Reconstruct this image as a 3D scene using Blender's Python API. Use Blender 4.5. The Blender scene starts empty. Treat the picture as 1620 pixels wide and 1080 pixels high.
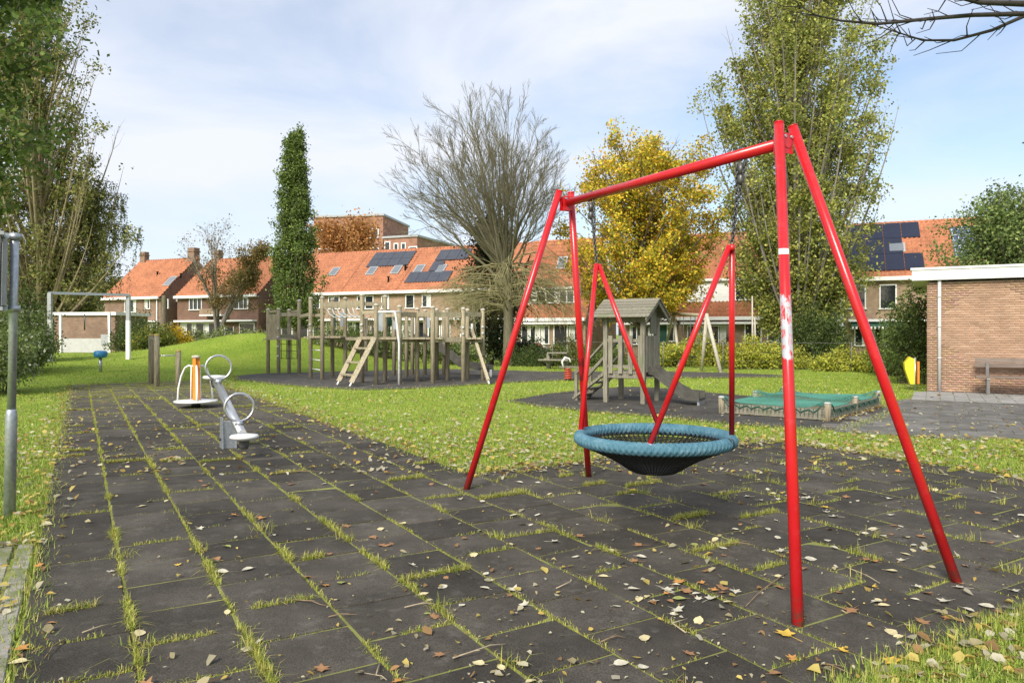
import bpy, bmesh, math, random
import numpy as np
from mathutils import Vector, Matrix, Euler
R = math.radians
sc = bpy.context.scene
C = sc.collection
# ---------------------------------------------------------------- camera
FPX, CX, HY, HC = 1153.0, 810.0, 528.0, 1.55      # focal length and horizon in photo pixels, eye height
cam_d = bpy.data.cameras.new('camera'); cam = bpy.data.objects.new('camera', cam_d); C.objects.link(cam)
cam.location = (0, 0, HC); cam.rotation_euler = (R(90), 0, 0)
cam_d.sensor_width = 36.0; cam_d.lens = 36.0 * FPX / 1620.0; cam_d.shift_y = -12.0 / 1620.0
cam_d.clip_start = 0.05; cam_d.clip_end = 3000
sc.camera = cam
# ---------------------------------------------------------------- sky, sun, exposure
SUN_EL, SUN_AZ = 38.0, 205.0         # azimuth clockwise from +Y (the view direction): behind the camera, to the left
w = bpy.data.worlds.new('World'); sc.world = w; w.use_nodes = True
nt = w.node_tree; nt.nodes.clear()
def N(nt, t, **k):
    n = nt.nodes.new(t)
    for a, b in k.items():
        if a[0] == '_': n.inputs[int(a[1:])].default_value = b
        else: setattr(n, a, b)
    return n
out = N(nt, 'ShaderNodeOutputWorld'); bg = N(nt, 'ShaderNodeBackground'); bg.inputs[1].default_value = 0.12
sky = N(nt, 'ShaderNodeTexSky'); sky.sky_type = 'NISHITA'; sky.sun_disc = False
sky.sun_elevation = R(SUN_EL); sky.sun_rotation = R(SUN_AZ); sky.dust_density = 1.6; sky.air_density = 1.0; sky.ozone_density = 1.2
tc = N(nt, 'ShaderNodeTexCoord'); mp = N(nt, 'ShaderNodeMapping'); mp.inputs['Scale'].default_value = (1.0, 1.0, 2.6)
mp.inputs['Location'].default_value = (0.35, 0.1, 0.2)
n1 = N(nt, 'ShaderNodeTexNoise'); n1.inputs['Scale'].default_value = 2.1; n1.inputs['Detail'].default_value = 7; n1.inputs['Roughness'].default_value = 0.52
n1.inputs['Distortion'].default_value = 0.35
rmp = N(nt, 'ShaderNodeValToRGB'); rmp.color_ramp.elements[0].position = 0.34; rmp.color_ramp.elements[1].position = 0.62
rmp.color_ramp.elements[0].color = (0.12,)*3 + (1,); rmp.color_ramp.elements[1].color = (0.97,)*3 + (1,)
mix = N(nt, 'ShaderNodeMix', data_type='RGBA')
mix.inputs[7].default_value = (4.5, 4.68, 5.15, 1)
L = nt.links.new
L(tc.outputs['Generated'], mp.inputs[0]); L(mp.outputs[0], n1.inputs[0]); L(n1.outputs[0], rmp.inputs[0])
L(rmp.outputs[0], mix.inputs[0]); L(sky.outputs[0], mix.inputs[6]); L(mix.outputs[2], bg.inputs[0]); L(bg.outputs[0], out.inputs[0])
sun_d = bpy.data.lights.new('sun', 'SUN'); sun_d.energy = 2.9; sun_d.angle = R(22); sun_d.color = (1.0, 0.935, 0.81)
sun = bpy.data.objects.new('sun', sun_d); C.objects.link(sun)
_s = Vector((math.sin(R(SUN_AZ))*math.cos(R(SUN_EL)), math.cos(R(SUN_AZ))*math.cos(R(SUN_EL)), math.sin(R(SUN_EL))))
sun.rotation_euler = _s.to_track_quat('Z', 'Y').to_euler(); sun.location = (0, 0, 40)
vs = sc.view_settings; vs.view_transform = 'Standard'; vs.look = 'None'; vs.exposure = 0.78; vs.gamma = 1.0; vs.use_curve_mapping = False
sc.cycles.max_bounces = 6; sc.cycles.transparent_max_bounces = 6; sc.cycles.use_denoising = True

# ---------------------------------------------------------------- terrain and photo-to-ground helpers
UX, UY = -0.5107, 0.8598       # tile rows run along u, joints across along v
VX, VY = 0.8598, 0.5107
def uv(a, b): return (UX*a + VX*b, UY*a + VY*b)
def ab(x, y): return (UX*x + UY*y, VX*x + VY*y)
def _S(t): return 1/(1+np.exp(-np.clip(t, -40, 40)))
Z0 = -0.03
def terr(x, y):
    x = np.asarray(x, float); y = np.asarray(y, float)
    sx = np.where(x < -13.0, 4.6, 5.6); sy = np.where(y < 37, 4.0, 6.0)
    m = 1.62*np.exp(-((x+13.0)/sx)**2 - ((y-37)/sy)**2)
    m = m*np.clip((m-0.01)/0.05, 0, 1)
    p = 0.5*_S((y-25.5)/1.3)*_S((-x-14.0)/1.2)
    s = -0.35*_S((y-38)/0.7)*_S((x+5)/1.0)
    return Z0 + m + p*np.clip(1-m/1.6, 0, 1) + s
def G(px, py, z=None):
    """the point of the ground (or of height z) seen at a photo pixel"""
    dx, dz = (px-CX)/FPX, -(py-HY)/FPX
    h = Z0 if z is None else z
    for _ in range(40):
        t = (h-HC)/dz if dz < -1e-4 else 60
        t = min(t, 75)
        if z is not None: break
        h = 0.5*h + 0.5*float(terr(dx*t, t))
    return Vector((dx*t, t, float(terr(dx*t, t)) if z is None else z))
def P(px, py, d):
    """the point at depth d in the direction of a photo pixel"""
    return Vector(((px-CX)/FPX*d, d, HC-(py-HY)/FPX*d))

# ---------------------------------------------------------------- mesh helpers
WL = {}
class MB:
    def __init__(s): s.v = []; s.f = []; s.smooth = []
    def add(s, vs, fs, smooth=False):
        o = len(s.v); s.v += [tuple(p) for p in vs]; s.f += [tuple(i+o for i in f) for f in fs]; s.smooth += [smooth]*len(fs); return s
    def box(s, c, size, M=None, ch=0.0):
        x, y, z = (k/2 for k in size); c = Vector(c)
        if ch <= 0:
            vs = [Vector((i*x, j*y, k*z)) for k in (-1, 1) for j in (-1, 1) for i in (-1, 1)]
            fs = [(0,2,3,1), (4,5,7,6), (0,1,5,4), (2,6,7,3), (0,4,6,2), (1,3,7,5)]
        else:                                     # chamfered top edges
            vs = [Vector((i*x, j*y, -z)) for i, j in ((-1,-1),(1,-1),(1,1),(-1,1))]
            vs += [Vector((i*x, j*y, z-ch)) for i, j in ((-1,-1),(1,-1),(1,1),(-1,1))]
            vs += [Vector((i*(x-ch), j*(y-ch), z)) for i, j in ((-1,-1),(1,-1),(1,1),(-1,1))]
            fs = [(3,2,1,0), (8,9,10,11)] + [(i, (i+1)%4, 4+(i+1)%4, 4+i) for i in range(4)] + [(4+i, 4+(i+1)%4, 8+(i+1)%4, 8+i) for i in range(4)]
        if M is not None: vs = [M @ p for p in vs]
        return s.add([c+p for p in vs], fs)
    def beam(s, a, b, wd, ht, up=(0,0,1)):
        """rectangular bar from a to b"""
        a, b = Vector(a), Vector(b); d = (b-a); l = d.length; d.normalize()
        up = Vector(up); sd = d.cross(up)
        if sd.length < 1e-4: sd = d.cross(Vector((1,0,0)))
        sd.normalize(); u = sd.cross(d)
        M = Matrix((d, sd, u)).transposed()
        return s.box((a+b)/2, (l, wd, ht), M)
    def tube(s, pts, rad, n=8, cap=True, smooth=True, closed=False):
        pts = [Vector(p) for p in pts]; k = len(pts)
        if not hasattr(rad, '__len__'): rad = [rad]*k
        vs = []; fs = []; prev = None
        for i, p in enumerate(pts):
            if closed: d = pts[(i+1) % k]-pts[i-1]
            else: d = pts[min(i+1, k-1)]-pts[max(i-1, 0)]
            if d.length < 1e-9: d = Vector((0,0,1))
            d.normalize()
            if prev is None:
                a = d.cross(Vector((0,0,1)))
                if a.length < 0.05: a = d.cross(Vector((1,0,0)))
            else:
                a = prev - d*prev.dot(d)
                if a.length < 1e-5: a = d.orthogonal()
            a.normalize(); prev = a; b = d.cross(a)
            for j in range(n):
                t = 2*math.pi*j/n; vs.append(p + (a*math.cos(t)+b*math.sin(t))*rad[i])
        for i in range(k if closed else k-1):
            i2 = (i+1) % k
            for j in range(n): fs.append((i*n+j, i*n+(j+1) % n, i2*n+(j+1) % n, i2*n+j))
        s.add(vs, fs, smooth)
        if cap and not closed:
            o = len(s.v)-len(vs)
            s.f += [tuple(o+j for j in range(n))[::-1], tuple(o+(k-1)*n+j for j in range(n))]; s.smooth += [False, False]
        return s
    def lathe(s, c, prof, n=16, smooth=True):
        c = Vector(c); vs = []; fs = []
        for r, z in prof:
            for j in range(n):
                t = 2*math.pi*j/n; vs.append(c+Vector((r*math.cos(t), r*math.sin(t), z)))
        for i in range(len(prof)-1):
            for j in range(n): fs.append((i*n+j, i*n+(j+1) % n, (i+1)*n+(j+1) % n, (i+1)*n+j))
        s.add(vs, fs, smooth); o = len(s.v)-len(vs); k = len(prof)
        s.f += [tuple(o+j for j in range(n))[::-1], tuple(o+(k-1)*n+j for j in range(n))]; s.smooth += [False, False]
        return s
    def prism(s, poly, a, b):
        """polygon of Vectors swept from offset a to offset b"""
        a, b = Vector(a), Vector(b); n = len(poly)
        vs = [Vector(p)+a for p in poly]+[Vector(p)+b for p in poly]
        fs = [tuple(range(n))[::-1], tuple(range(n, 2*n))]+[(i, (i+1) % n, n+(i+1) % n, n+i) for i in range(n)]
        return s.add(vs, fs)
    def build(s, name, m, parent=None, world=False, loc=None):
        me = bpy.data.meshes.new(name); me.from_pydata(s.v, [], s.f)
        me.polygons.foreach_set('use_smooth', s.smooth); me.materials.append(m); me.update()
        return link(name, me, parent, world, loc)
def link(name, me, parent=None, world=False, loc=None):
    o = bpy.data.objects.new(name, me); C.objects.link(o)
    if parent is not None:
        o.parent = parent
        pw = WL.get(parent.name, Vector((0,0,0)))
        if world: o.location = -pw; WL[o.name] = Vector((0,0,0))
        else: WL[o.name] = pw.copy()
    if loc is not None: o.location = loc
    return o
def tag(o, label=None, cat=None, group=None, kind=None):
    if label: o['label'] = label
    if cat: o['category'] = cat
    if group: o['group'] = group
    if kind: o['kind'] = kind
    return o
def thing(name, label, cat, loc=(0,0,0), rz=0.0, group=None):
    o = bpy.data.objects.new(name, None); C.objects.link(o); o.location = loc; o.rotation_euler = (0, 0, rz); o.empty_display_size = 0.2
    WL[o.name] = Vector(loc); return tag(o, label, cat, group)
def copy_tree(o, parent=None):
    c = o.copy(); C.objects.link(c); c.parent = parent
    for ch in o.children: copy_tree(ch, c)
    return c
def npmesh(name, V, F, m, col=None, nv=4):
    """mesh from numpy arrays; col = one colour per face"""
    me = bpy.data.meshes.new(name); nf = len(F)
    me.vertices.add(len(V)); me.vertices.foreach_set('co', np.asarray(V, np.float32).ravel())
    me.loops.add(nf*nv); me.polygons.add(nf)
    me.polygons.foreach_set('loop_start', np.arange(0, nf*nv, nv, dtype=np.int32))
    me.loops.foreach_set('vertex_index', np.asarray(F, np.int32).ravel())
    me.update(calc_edges=True)
    if col is not None:
        at = me.attributes.new('col', 'FLOAT_COLOR', 'FACE')
        c4 = np.ones((nf, 4), np.float32); c4[:, :3] = col; at.data.foreach_set('color', c4.ravel())
    me.materials.append(m); return me

# ---------------------------------------------------------------- materials
MAT = {}
def newmat(name):
    m = bpy.data.materials.new(name); m.use_nodes = True; n = m.node_tree; n.nodes.clear()
    o = N(n, 'ShaderNodeOutputMaterial'); b = N(n, 'ShaderNodeBsdfPrincipled'); n.links.new(b.outputs[0], o.inputs[0]); MAT[name] = m
    return m, n, b
def noise(n, scale, detail=4, rough=0.55, stretch=None, src=None):
    t = N(n, 'ShaderNodeTexNoise'); t.inputs['Scale'].default_value = scale; t.inputs['Detail'].default_value = detail; t.inputs['Roughness'].default_value = rough
    g = src or N(n, 'ShaderNodeNewGeometry').outputs['Position']
    if stretch:
        mpn = N(n, 'ShaderNodeMapping'); mpn.inputs['Scale'].default_value = stretch; n.links.new(g, mpn.inputs[0]); g = mpn.outputs[0]
    n.links.new(g, t.inputs['Vector']); return t.outputs[0]
def ramp(n, src, stops):
    r = N(n, 'ShaderNodeValToRGB'); e = r.color_ramp.elements
    while len(e) < len(stops): e.new(0.5)
    for k, (p, c) in enumerate(stops):
        e[k].position = p; e[k].color = tuple(c)+(1,) if hasattr(c, '__len__') else (c, c, c, 1)
    n.links.new(src, r.inputs[0]); return r.outputs[0]
def mixc(n, f, a, b, mode='MIX'):
    x = N(n, 'ShaderNodeMix', data_type='RGBA', blend_type=mode)
    for i, v in ((0, f), (6, a), (7, b)):
        if hasattr(v, 'is_output'): n.links.new(v, x.inputs[i])
        elif i == 0: x.inputs[0].default_value = v
        else: x.inputs[i].default_value = tuple(v)+(1,)
    return x.outputs[2]
def bump(n, b, src, strength=0.3, dist=0.02):
    u = N(n, 'ShaderNodeBump'); u.inputs['Strength'].default_value = strength; u.inputs['Distance'].default_value = dist
    n.links.new(src, u.inputs['Height']); n.links.new(u.outputs[0], b.inputs['Normal'])
def mat(name, col, rough=0.6, var=0.25, scale=6, metal=0.0, bmp=0.0, stretch=None, coat=0.0, spec=0.5, objvar=0.0, dirt=None):
    if name in MAT: return MAT[name]
    m, n, b = newmat(name)
    f = noise(n, scale, 5, 0.6, stretch)
    lo = tuple(c*(1-var) for c in col); hi = tuple(min(1, c*(1+var)) for c in col)
    c = ramp(n, f, [(0.3, lo), (0.7, hi)])
    if dirt:
        d = ramp(n, noise(n, dirt[1], 6, 0.65), [(dirt[2], 0), (dirt[2]+0.12, 1)]); c = mixc(n, d, c, dirt[0])
    if objvar:
        oi = N(n, 'ShaderNodeObjectInfo'); hv = N(n, 'ShaderNodeHueSaturation')
        mr = N(n, 'ShaderNodeMapRange'); mr.inputs[3].default_value = 1-objvar; mr.inputs[4].default_value = 1+objvar
        n.links.new(oi.outputs['Random'], mr.inputs[0]); n.links.new(mr.outputs[0], hv.inputs['Value']); n.links.new(c, hv.inputs['Color']); c = hv.outputs[0]
    n.links.new(c, b.inputs['Base Color']); b.inputs['Roughness'].default_value = rough; b.inputs['Metallic'].default_value = metal
    b.inputs['Coat Weight'].default_value = coat; b.inputs['Specular IOR Level'].default_value = spec
    if bmp: bump(n, b, f, bmp)
    return m
def leafmat(name, tint=(1,1,1), trans=0.35, rough=0.55):
    m, n, b = newmat(name)
    at = N(n, 'ShaderNodeAttribute'); at.attribute_name = 'col'
    c = mixc(n, 1.0, at.outputs['Color'], tint, 'MULTIPLY')
    n.links.new(c, b.inputs['Base Color']); b.inputs['Roughness'].default_value = rough; b.inputs['Specular IOR Level'].default_value = 0.3
    t = N(n, 'ShaderNodeBsdfTranslucent'); n.links.new(c, t.inputs[0])
    x = N(n, 'ShaderNodeMixShader'); x.inputs[0].default_value = trans
    o = [k for k in n.nodes if k.type == 'OUTPUT_MATERIAL'][0]
    n.links.new(b.outputs[0], x.inputs[1]); n.links.new(t.outputs[0], x.inputs[2]); n.links.new(x.outputs[0], o.inputs[0])
    return m
M_leaf = leafmat('leaves')
M_grass = leafmat('grass_blades', trans=0.25, rough=0.6)
M_white = mat('white_paint', (0.78, 0.78, 0.76), 0.45, 0.05, 3)
M_offwhite = mat('weathered_white_paint', (0.72, 0.72, 0.70), 0.5, 0.08, 9, dirt=((0.45,0.44,0.40), 3.0, 0.62))
M_galv = mat('galvanised_steel', (0.42, 0.45, 0.48), 0.42, 0.22, 35, metal=0.75)
M_steel = mat('brushed_steel', (0.62, 0.62, 0.62), 0.3, 0.08, 20, metal=0.9)
M_greypaint = mat('grey_paint', (0.36, 0.37, 0.38), 0.5, 0.1, 8)
M_wood = mat('weathered_wood', (0.35, 0.30, 0.205), 0.85, 0.42, 9, bmp=0.35, stretch=(3.5, 3.5, 0.35), objvar=0.14, dirt=((0.16,0.17,0.09), 1.6, 0.6))
M_woodg = mat('grey_weathered_wood', (0.205, 0.19, 0.145), 0.88, 0.38, 10, bmp=0.35, stretch=(3.5, 3.5, 0.4), objvar=0.13, dirt=((0.15,0.17,0.09), 2.2, 0.58))
M_woodcap = mat('pale_wood_cap', (0.46, 0.42, 0.34), 0.8, 0.2, 12)
M_black = mat('black_plastic', (0.012, 0.012, 0.013), 0.5, 0.2, 20)
M_chain = mat('dark_chain_steel', (0.10, 0.10, 0.10), 0.45, 0.4, 60, metal=0.6)
M_net = mat('black_net_rope', (0.010, 0.010, 0.011), 0.8, 0.2, 50)
M_slide = mat('dark_slide_steel', (0.075, 0.072, 0.062), 0.75, 0.35, 4, spec=0.3)
M_greenpl = mat('dark_green_plastic', (0.02, 0.09, 0.06), 0.5, 0.2, 10)
M_bluegrey = mat('blue_grey_panel', (0.32, 0.36, 0.40), 0.6, 0.12, 5)
M_concrete = mat('concrete', (0.29, 0.275, 0.235), 0.9, 0.3, 7, bmp=0.35, objvar=0.15, dirt=((0.15,0.17,0.06), 3.0, 0.47))
M_paver = mat('grey_pavers', (0.27, 0.265, 0.25), 0.9, 0.25, 6, bmp=0.2, objvar=0.16, dirt=((0.12,0.14,0.07), 2.0, 0.6))
M_bark = mat('bark', (0.15, 0.125, 0.085), 0.95, 0.4, 8, bmp=0.6, stretch=(3, 3, 0.5), dirt=((0.12,0.14,0.06), 1.3, 0.58))
M_barkolive = mat('olive_bark', (0.17, 0.155, 0.095), 0.95, 0.35, 8, bmp=0.5, stretch=(3, 3, 0.5))
M_barkgrey = mat('grey_bark', (0.24, 0.215, 0.18), 0.95, 0.35, 8, bmp=0.5, stretch=(3, 3, 0.5))
M_barkdark = mat('dark_twig_bark', (0.035, 0.03, 0.027), 0.95, 0.35, 10)
M_birch = mat('birch_bark', (0.55, 0.53, 0.48), 0.85, 0.35, 5, stretch=(1, 1, 4))
M_glass = mat('window_glass', (0.02, 0.025, 0.03), 0.04, 0.2, 1.0, spec=0.8)
M_curtain = mat('white_curtain', (0.60, 0.60, 0.57), 0.9, 0.1, 6)
M_solar = mat('solar_glass', (0.012, 0.016, 0.035), 0.18, 0.15, 2, spec=0.6)
M_solarb = mat('grey_solar_glass', (0.055, 0.06, 0.075), 0.25, 0.15, 2, spec=0.6)
M_yellow = mat('yellow_plastic', (0.78, 0.60, 0.03), 0.4, 0.06, 6)
M_orange = mat('orange_plastic', (0.75, 0.24, 0.02), 0.45, 0.1, 7)
M_blueseat = mat('blue_plastic', (0.04, 0.24, 0.48), 0.4, 0.12, 8)
M_car = mat('silver_car_paint', (0.50, 0.53, 0.57), 0.25, 0.04, 3, metal=0.4, coat=0.6)
M_spring = mat('red_spring', (0.50, 0.07, 0.04), 0.4, 0.15, 12)
def brickmat(name, c1, c2, mortar, scale=1.0, strength=0.4):
    m, n, b = newmat(name)
    tx = N(n, 'ShaderNodeTexCoord'); sp = N(n, 'ShaderNodeSeparateXYZ'); cb = N(n, 'ShaderNodeCombineXYZ')
    ad = N(n, 'ShaderNodeMath', operation='ADD'); n.links.new(tx.outputs['Object'], sp.inputs[0])
    n.links.new(sp.outputs[0], ad.inputs[0]); n.links.new(sp.outputs[1], ad.inputs[1]); n.links.new(ad.outputs[0], cb.inputs[0]); n.links.new(sp.outputs[2], cb.inputs[1])
    t = N(n, 'ShaderNodeTexBrick'); n.links.new(cb.outputs[0], t.inputs[0])
    t.inputs['Color1'].default_value = tuple(c1)+(1,); t.inputs['Color2'].default_value = tuple(c2)+(1,); t.inputs['Mortar'].default_value = tuple(mortar)+(1,)
    t.inputs['Scale'].default_value = scale; t.inputs['Brick Width'].default_value = 0.22; t.inputs['Row Height'].default_value = 0.0635; t.inputs['Mortar Size'].default_value = 0.006
    t.inputs['Bias'].default_value = -0.1
    v = ramp(n, noise(n, 1.1, 6, 0.65), [(0.3, 0.72), (0.7, 1.2)])
    c = mixc(n, 1.0, t.outputs[0], v, 'MULTIPLY'); n.links.new(c, b.inputs['Base Color']); b.inputs['Roughness'].default_value = 0.9
    bump(n, b, t.outputs['Fac'], -strength, 0.01); return m
M_brick = brickmat('brown_brick', (0.25, 0.15, 0.10), (0.18, 0.105, 0.072), (0.26, 0.22, 0.18))
M_brickbeige = brickmat('beige_brick', (0.35, 0.235, 0.15), (0.27, 0.175, 0.115), (0.34, 0.29, 0.23))
M_brickdark = brickmat('dark_red_brick', (0.19, 0.095, 0.062), (0.13, 0.065, 0.045), (0.2, 0.16, 0.13))
M_brickflat = brickmat('apartment_brick', (0.36, 0.17, 0.11), (0.28, 0.13, 0.085), (0.3, 0.22, 0.17))
def roofmat(name, c):
    m, n, b = newmat(name)
    f = ramp(n, noise(n, 0.9, 6, 0.7), [(0.3, tuple(k*0.72 for k in c)), (0.55, c), (0.75, tuple(min(1, k*1.15) for k in c))])
    d = ramp(n, noise(n, 5.0, 4, 0.6), [(0.35, 0.75), (0.65, 1.12)])
    c2 = mixc(n, 1.0, f, d, 'MULTIPLY')
    mo = ramp(n, noise(n, 2.2, 6, 0.7), [(0.62, 0), (0.74, 0.55)]); c2 = mixc(n, mo, c2, (0.17, 0.12, 0.075))
    n.links.new(c2, b.inputs['Base Color']); b.inputs['Roughness'].default_value = 0.8; return m
M_roof = roofmat('terracotta_tiles', (0.50, 0.20, 0.105))
# ================================================================ GROUND
rng = np.random.default_rng(11); rnd = random.Random(5)
# lawn: one sheet to the horizon
def lawn_material():
    m, n, b = newmat('lawn')
    f = noise(n, 0.55, 5, 0.6); g = noise(n, 14, 5, 0.7); h = noise(n, 60, 3, 0.7)
    c = ramp(n, f, [(0.3, (0.19, 0.275, 0.034)), (0.55, (0.25, 0.34, 0.044)), (0.75, (0.32, 0.375, 0.065))])
    c = mixc(n, 1.0, c, ramp(n, g, [(0.3, 0.62), (0.7, 1.25)]), 'MULTIPLY'); c = mixc(n, 1.0, c, ramp(n, h, [(0.3, 0.7), (0.7, 1.2)]), 'MULTIPLY')
    n.links.new(c, b.inputs['Base Color']); b.inputs['Roughness'].default_value = 0.95; b.inputs['Specular IOR Level'].default_value = 0.1
    bump(n, b, g, 0.5, 0.03); return m
M_lawn = lawn_material()
gx = np.unique(np.concatenate([np.linspace(-900, -60, 12), np.linspace(-60, 40, 126), np.linspace(40, 900, 12)]))
gy = np.unique(np.concatenate([np.linspace(-300, -5, 8), np.linspace(-5, 60, 82), np.linspace(60, 110, 26), np.linspace(110, 1500, 12)]))
X, Y = np.meshgrid(gx, gy, indexing='ij'); Vv = np.stack([X, Y, terr(X, Y)], -1).reshape(-1, 3)
nx, ny = len(gx), len(gy); ii, jj = np.meshgrid(np.arange(nx-1), np.arange(ny-1), indexing='ij'); k = (ii*ny+jj).ravel()
me = npmesh('lawn', Vv, np.stack([k, k+ny, k+ny+1, k+1], 1), M_lawn); me.polygons.foreach_set('use_smooth', [True]*len(me.polygons))
tag(link('lawn', me), kind='structure')

def in_poly(poly, x, y):
    x = np.asarray(x); y = np.asarray(y); r = np.zeros(x.shape, bool); n = len(poly)
    for i in range(n):
        (x1, y1), (x2, y2) = poly[i], poly[(i+1) % n]
        c = ((y1 > y) != (y2 > y)) & (x < (x2-x1)*(y-y1)/((y2-y1) or 1e-9)+x1); r ^= c
    return r
def wobble(poly, step, amp, seed):
    """refine a plan outline and roughen it"""
    q = random.Random(seed); o = []
    for i in range(len(poly)):
        a, b_ = Vector(poly[i][:2]), Vector(poly[(i+1) % len(poly)][:2]); l = (b_-a).length; n = max(1, int(l/step)); d = (b_-a).normalized(); nn = Vector((-d.y, d.x))
        for j in range(n): p = a+(b_-a)*(j/n)+nn*(q.uniform(-1, 1)*amp); o.append((p.x, p.y))
    return o
def sheet(name, poly, z, m, thick=0.012):
    mb = MB(); mb.prism([Vector((x, y, z)) for x, y in poly], (0,0,-thick), (0,0,0)); o = mb.build(name, m); return tag(o, kind='structure')
def rubber_material(name, base, moss, a0, a1):
    m, n, b = newmat(name)
    pos = N(n, 'ShaderNodeNewGeometry').outputs['Position']
    c = ramp(n, noise(n, 1.7, 6, 0.65), [(0.3, tuple(k*0.62 for k in base)), (0.5, base), (0.72, tuple(k*1.6 for k in base))])
    sp = ramp(n, noise(n, 160, 2, 0.6), [(0.38, 0.55), (0.62, 1.5)]); c = mixc(n, 0.8, c, mixc(n, 1.0, c, sp, 'MULTIPLY'))
    dust = ramp(n, noise(n, 7, 6, 0.7, (1, 1, 1)), [(0.54, 0), (0.76, 0.8)]); c = mixc(n, dust, c, (0.125, 0.117, 0.10))
    if moss:
        dt = N(n, 'ShaderNodeVectorMath', operation='DOT_PRODUCT'); dt.inputs[1].default_value = (UX, UY, 0); n.links.new(pos, dt.inputs[0])
        mr = N(n, 'ShaderNodeMapRange'); mr.inputs[1].default_value = a0; mr.inputs[2].default_value = a1; mr.inputs[3].default_value = -0.20; mr.inputs[4].default_value = 0.12
        n.links.new(dt.outputs['Value'], mr.inputs[0])
        ns = noise(n, 1.0, 7, 0.72, (1.1, 3.2, 1)); ad = N(n, 'ShaderNodeMath', operation='ADD'); n.links.new(ns, ad.inputs[0]); n.links.new(mr.outputs[0], ad.inputs[1])
        mm = ramp(n, ad.outputs[0], [(0.50, 0), (0.66, 0.85)]); c = mixc(n, mm, c, (0.17, 0.17, 0.045))
    oi = N(n, 'ShaderNodeObjectInfo'); mr2 = N(n, 'ShaderNodeMapRange'); mr2.inputs[3].default_value = 0.7; mr2.inputs[4].default_value = 1.3
    n.links.new(oi.outputs['Random'], mr2.inputs[0]); hv = N(n, 'ShaderNodeHueSaturation'); n.links.new(mr2.outputs[0], hv.inputs['Value']); n.links.new(c, hv.inputs['Color'])
    n.links.new(hv.outputs[0], b.inputs['Base Color']); b.inputs['Roughness'].default_value = 0.88; b.inputs['Specular IOR Level'].default_value = 0.25
    bump(n, b, noise(n, 110, 3, 0.7), 0.45, 0.006); return m
M_rub = rubber_material('rubber_tile', (0.054, 0.048, 0.039), True, 9, 26)
M_rubs = rubber_material('rubber_surface', (0.066, 0.062, 0.056), False, 0, 1)
M_moss = mat('mossy_soil', (0.19, 0.20, 0.05), 0.95, 0.4, 5, bmp=0.4, dirt=((0.04,0.035,0.022), 2.5, 0.56))
# the rubber tiled area (L shape in tile coordinates)
A_NEAR, A_MID, A_FAR, B0, B1, B2 = 2.0, 7.2, 26.2, -0.261, 3.739, 8.739
def tile_zone(x, y):
    a, b_ = ab(x, y); return ((b_ > B0) & (b_ < B1) & (a > A_NEAR) & (a < A_FAR)) | ((b_ >= B1) & (b_ < B2) & (a > A_NEAR) & (a < A_MID)) | ((b_ > B0) & (b_ < 2.74) & (a > -2) & (a <= A_NEAR))
T = 0.5
tpl = [uv(-1.5, B0), uv(A_FAR, B0), uv(A_FAR, B1), uv(A_MID, B1), uv(A_MID, B2), uv(A_NEAR, B2), uv(A_NEAR, 2.74), uv(-1.5, 2.74)]
paving = sheet('rubber_tile_paving', tpl, -0.008, M_moss, 0.03)
tmesh = []
for k in range(6):
    mb = MB(); mb.box((0,0,-0.02), (0.482, 0.482, 0.04), None, 0.007)
    me = bpy.data.meshes.new('tile'); me.from_pydata(mb.v, [], mb.f); me.materials.append(M_rub); tmesh.append(me)
TILES = []
for c in range(18):
    b_c = B0 + T*(c+0.5); off = 0.25 if c % 2 else 0.0
    lo = -1.5 if b_c < 2.74 else A_NEAR; hi = A_FAR if b_c < B1 else A_MID
    a = lo - (lo+0.21-off) % T + T*0.5
    while a - T/2 < hi - 0.02:
        a1, a2 = max(a-T/2, lo), min(a+T/2, hi)
        if a2-a1 > 0.1: TILES.append(((a1+a2)/2, b_c, a2-a1))
        a += T
rest = MB()
def tile_vis(t):
    x, y = uv(t[0], t[1]); return y < 1.9 or abs(x/max(y, .1)) > 0.78
TILES.sort(key=lambda t: (tile_vis(t), uv(t[0], t[1])[1]))
ANG = math.atan2(UY, UX)
for i, (a, b_, l) in enumerate(TILES):
    x, y = uv(a, b_); dz = rnd.uniform(-0.004, 0.004)
    E = Euler((rnd.gauss(0, 0.008), rnd.gauss(0, 0.008), ANG + rnd.gauss(0, 0.009)))
    if i < 300:
        o = link('tile', tmesh[i % 6], paving, loc=(x, y, dz)); o.rotation_euler = E; o.scale = (l/T if l < 0.49 else 1, 1, 1)
    else:
        rest.box((x, y, dz-0.02), ((l-0.018), 0.482, 0.04), E.to_matrix(), 0.006)
o = rest.build('far_tiles', M_rub, paving); o['kind'] = 'stuff'

# poured rubber around the climbing frame and the play tower
def pp(*pts): return [(G(a, b_, Z0).x, G(a, b_, Z0).y) for a, b_ in pts]
climb_poly = wobble(pp((366,591),(372,601),(430,608),(500,614),(580,617),(660,615),(760,608),(860,603),(960,600),(1060,598),(1150,598),(1240,597),(1245,594),(1150,590),(1060,588),(960,588),(860,588),(760,585),(640,583),(520,584),(420,586)), 0.5, 0.07, 1)
sheet('rubber_surface', climb_poly, -0.012, M_rubs)
tower_poly = wobble(pp((797,635),(860,644),(930,652),(1040,660),(1140,670),(1240,677),(1330,683),(1420,651),(1390,640),(1250,637),(1200,628),(1130,622),(1090,617),(1000,612),(930,616),(860,624)), 0.4, 0.05, 2)
sheet('rubber_surface', tower_poly, -0.012, M_rubs)
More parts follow.
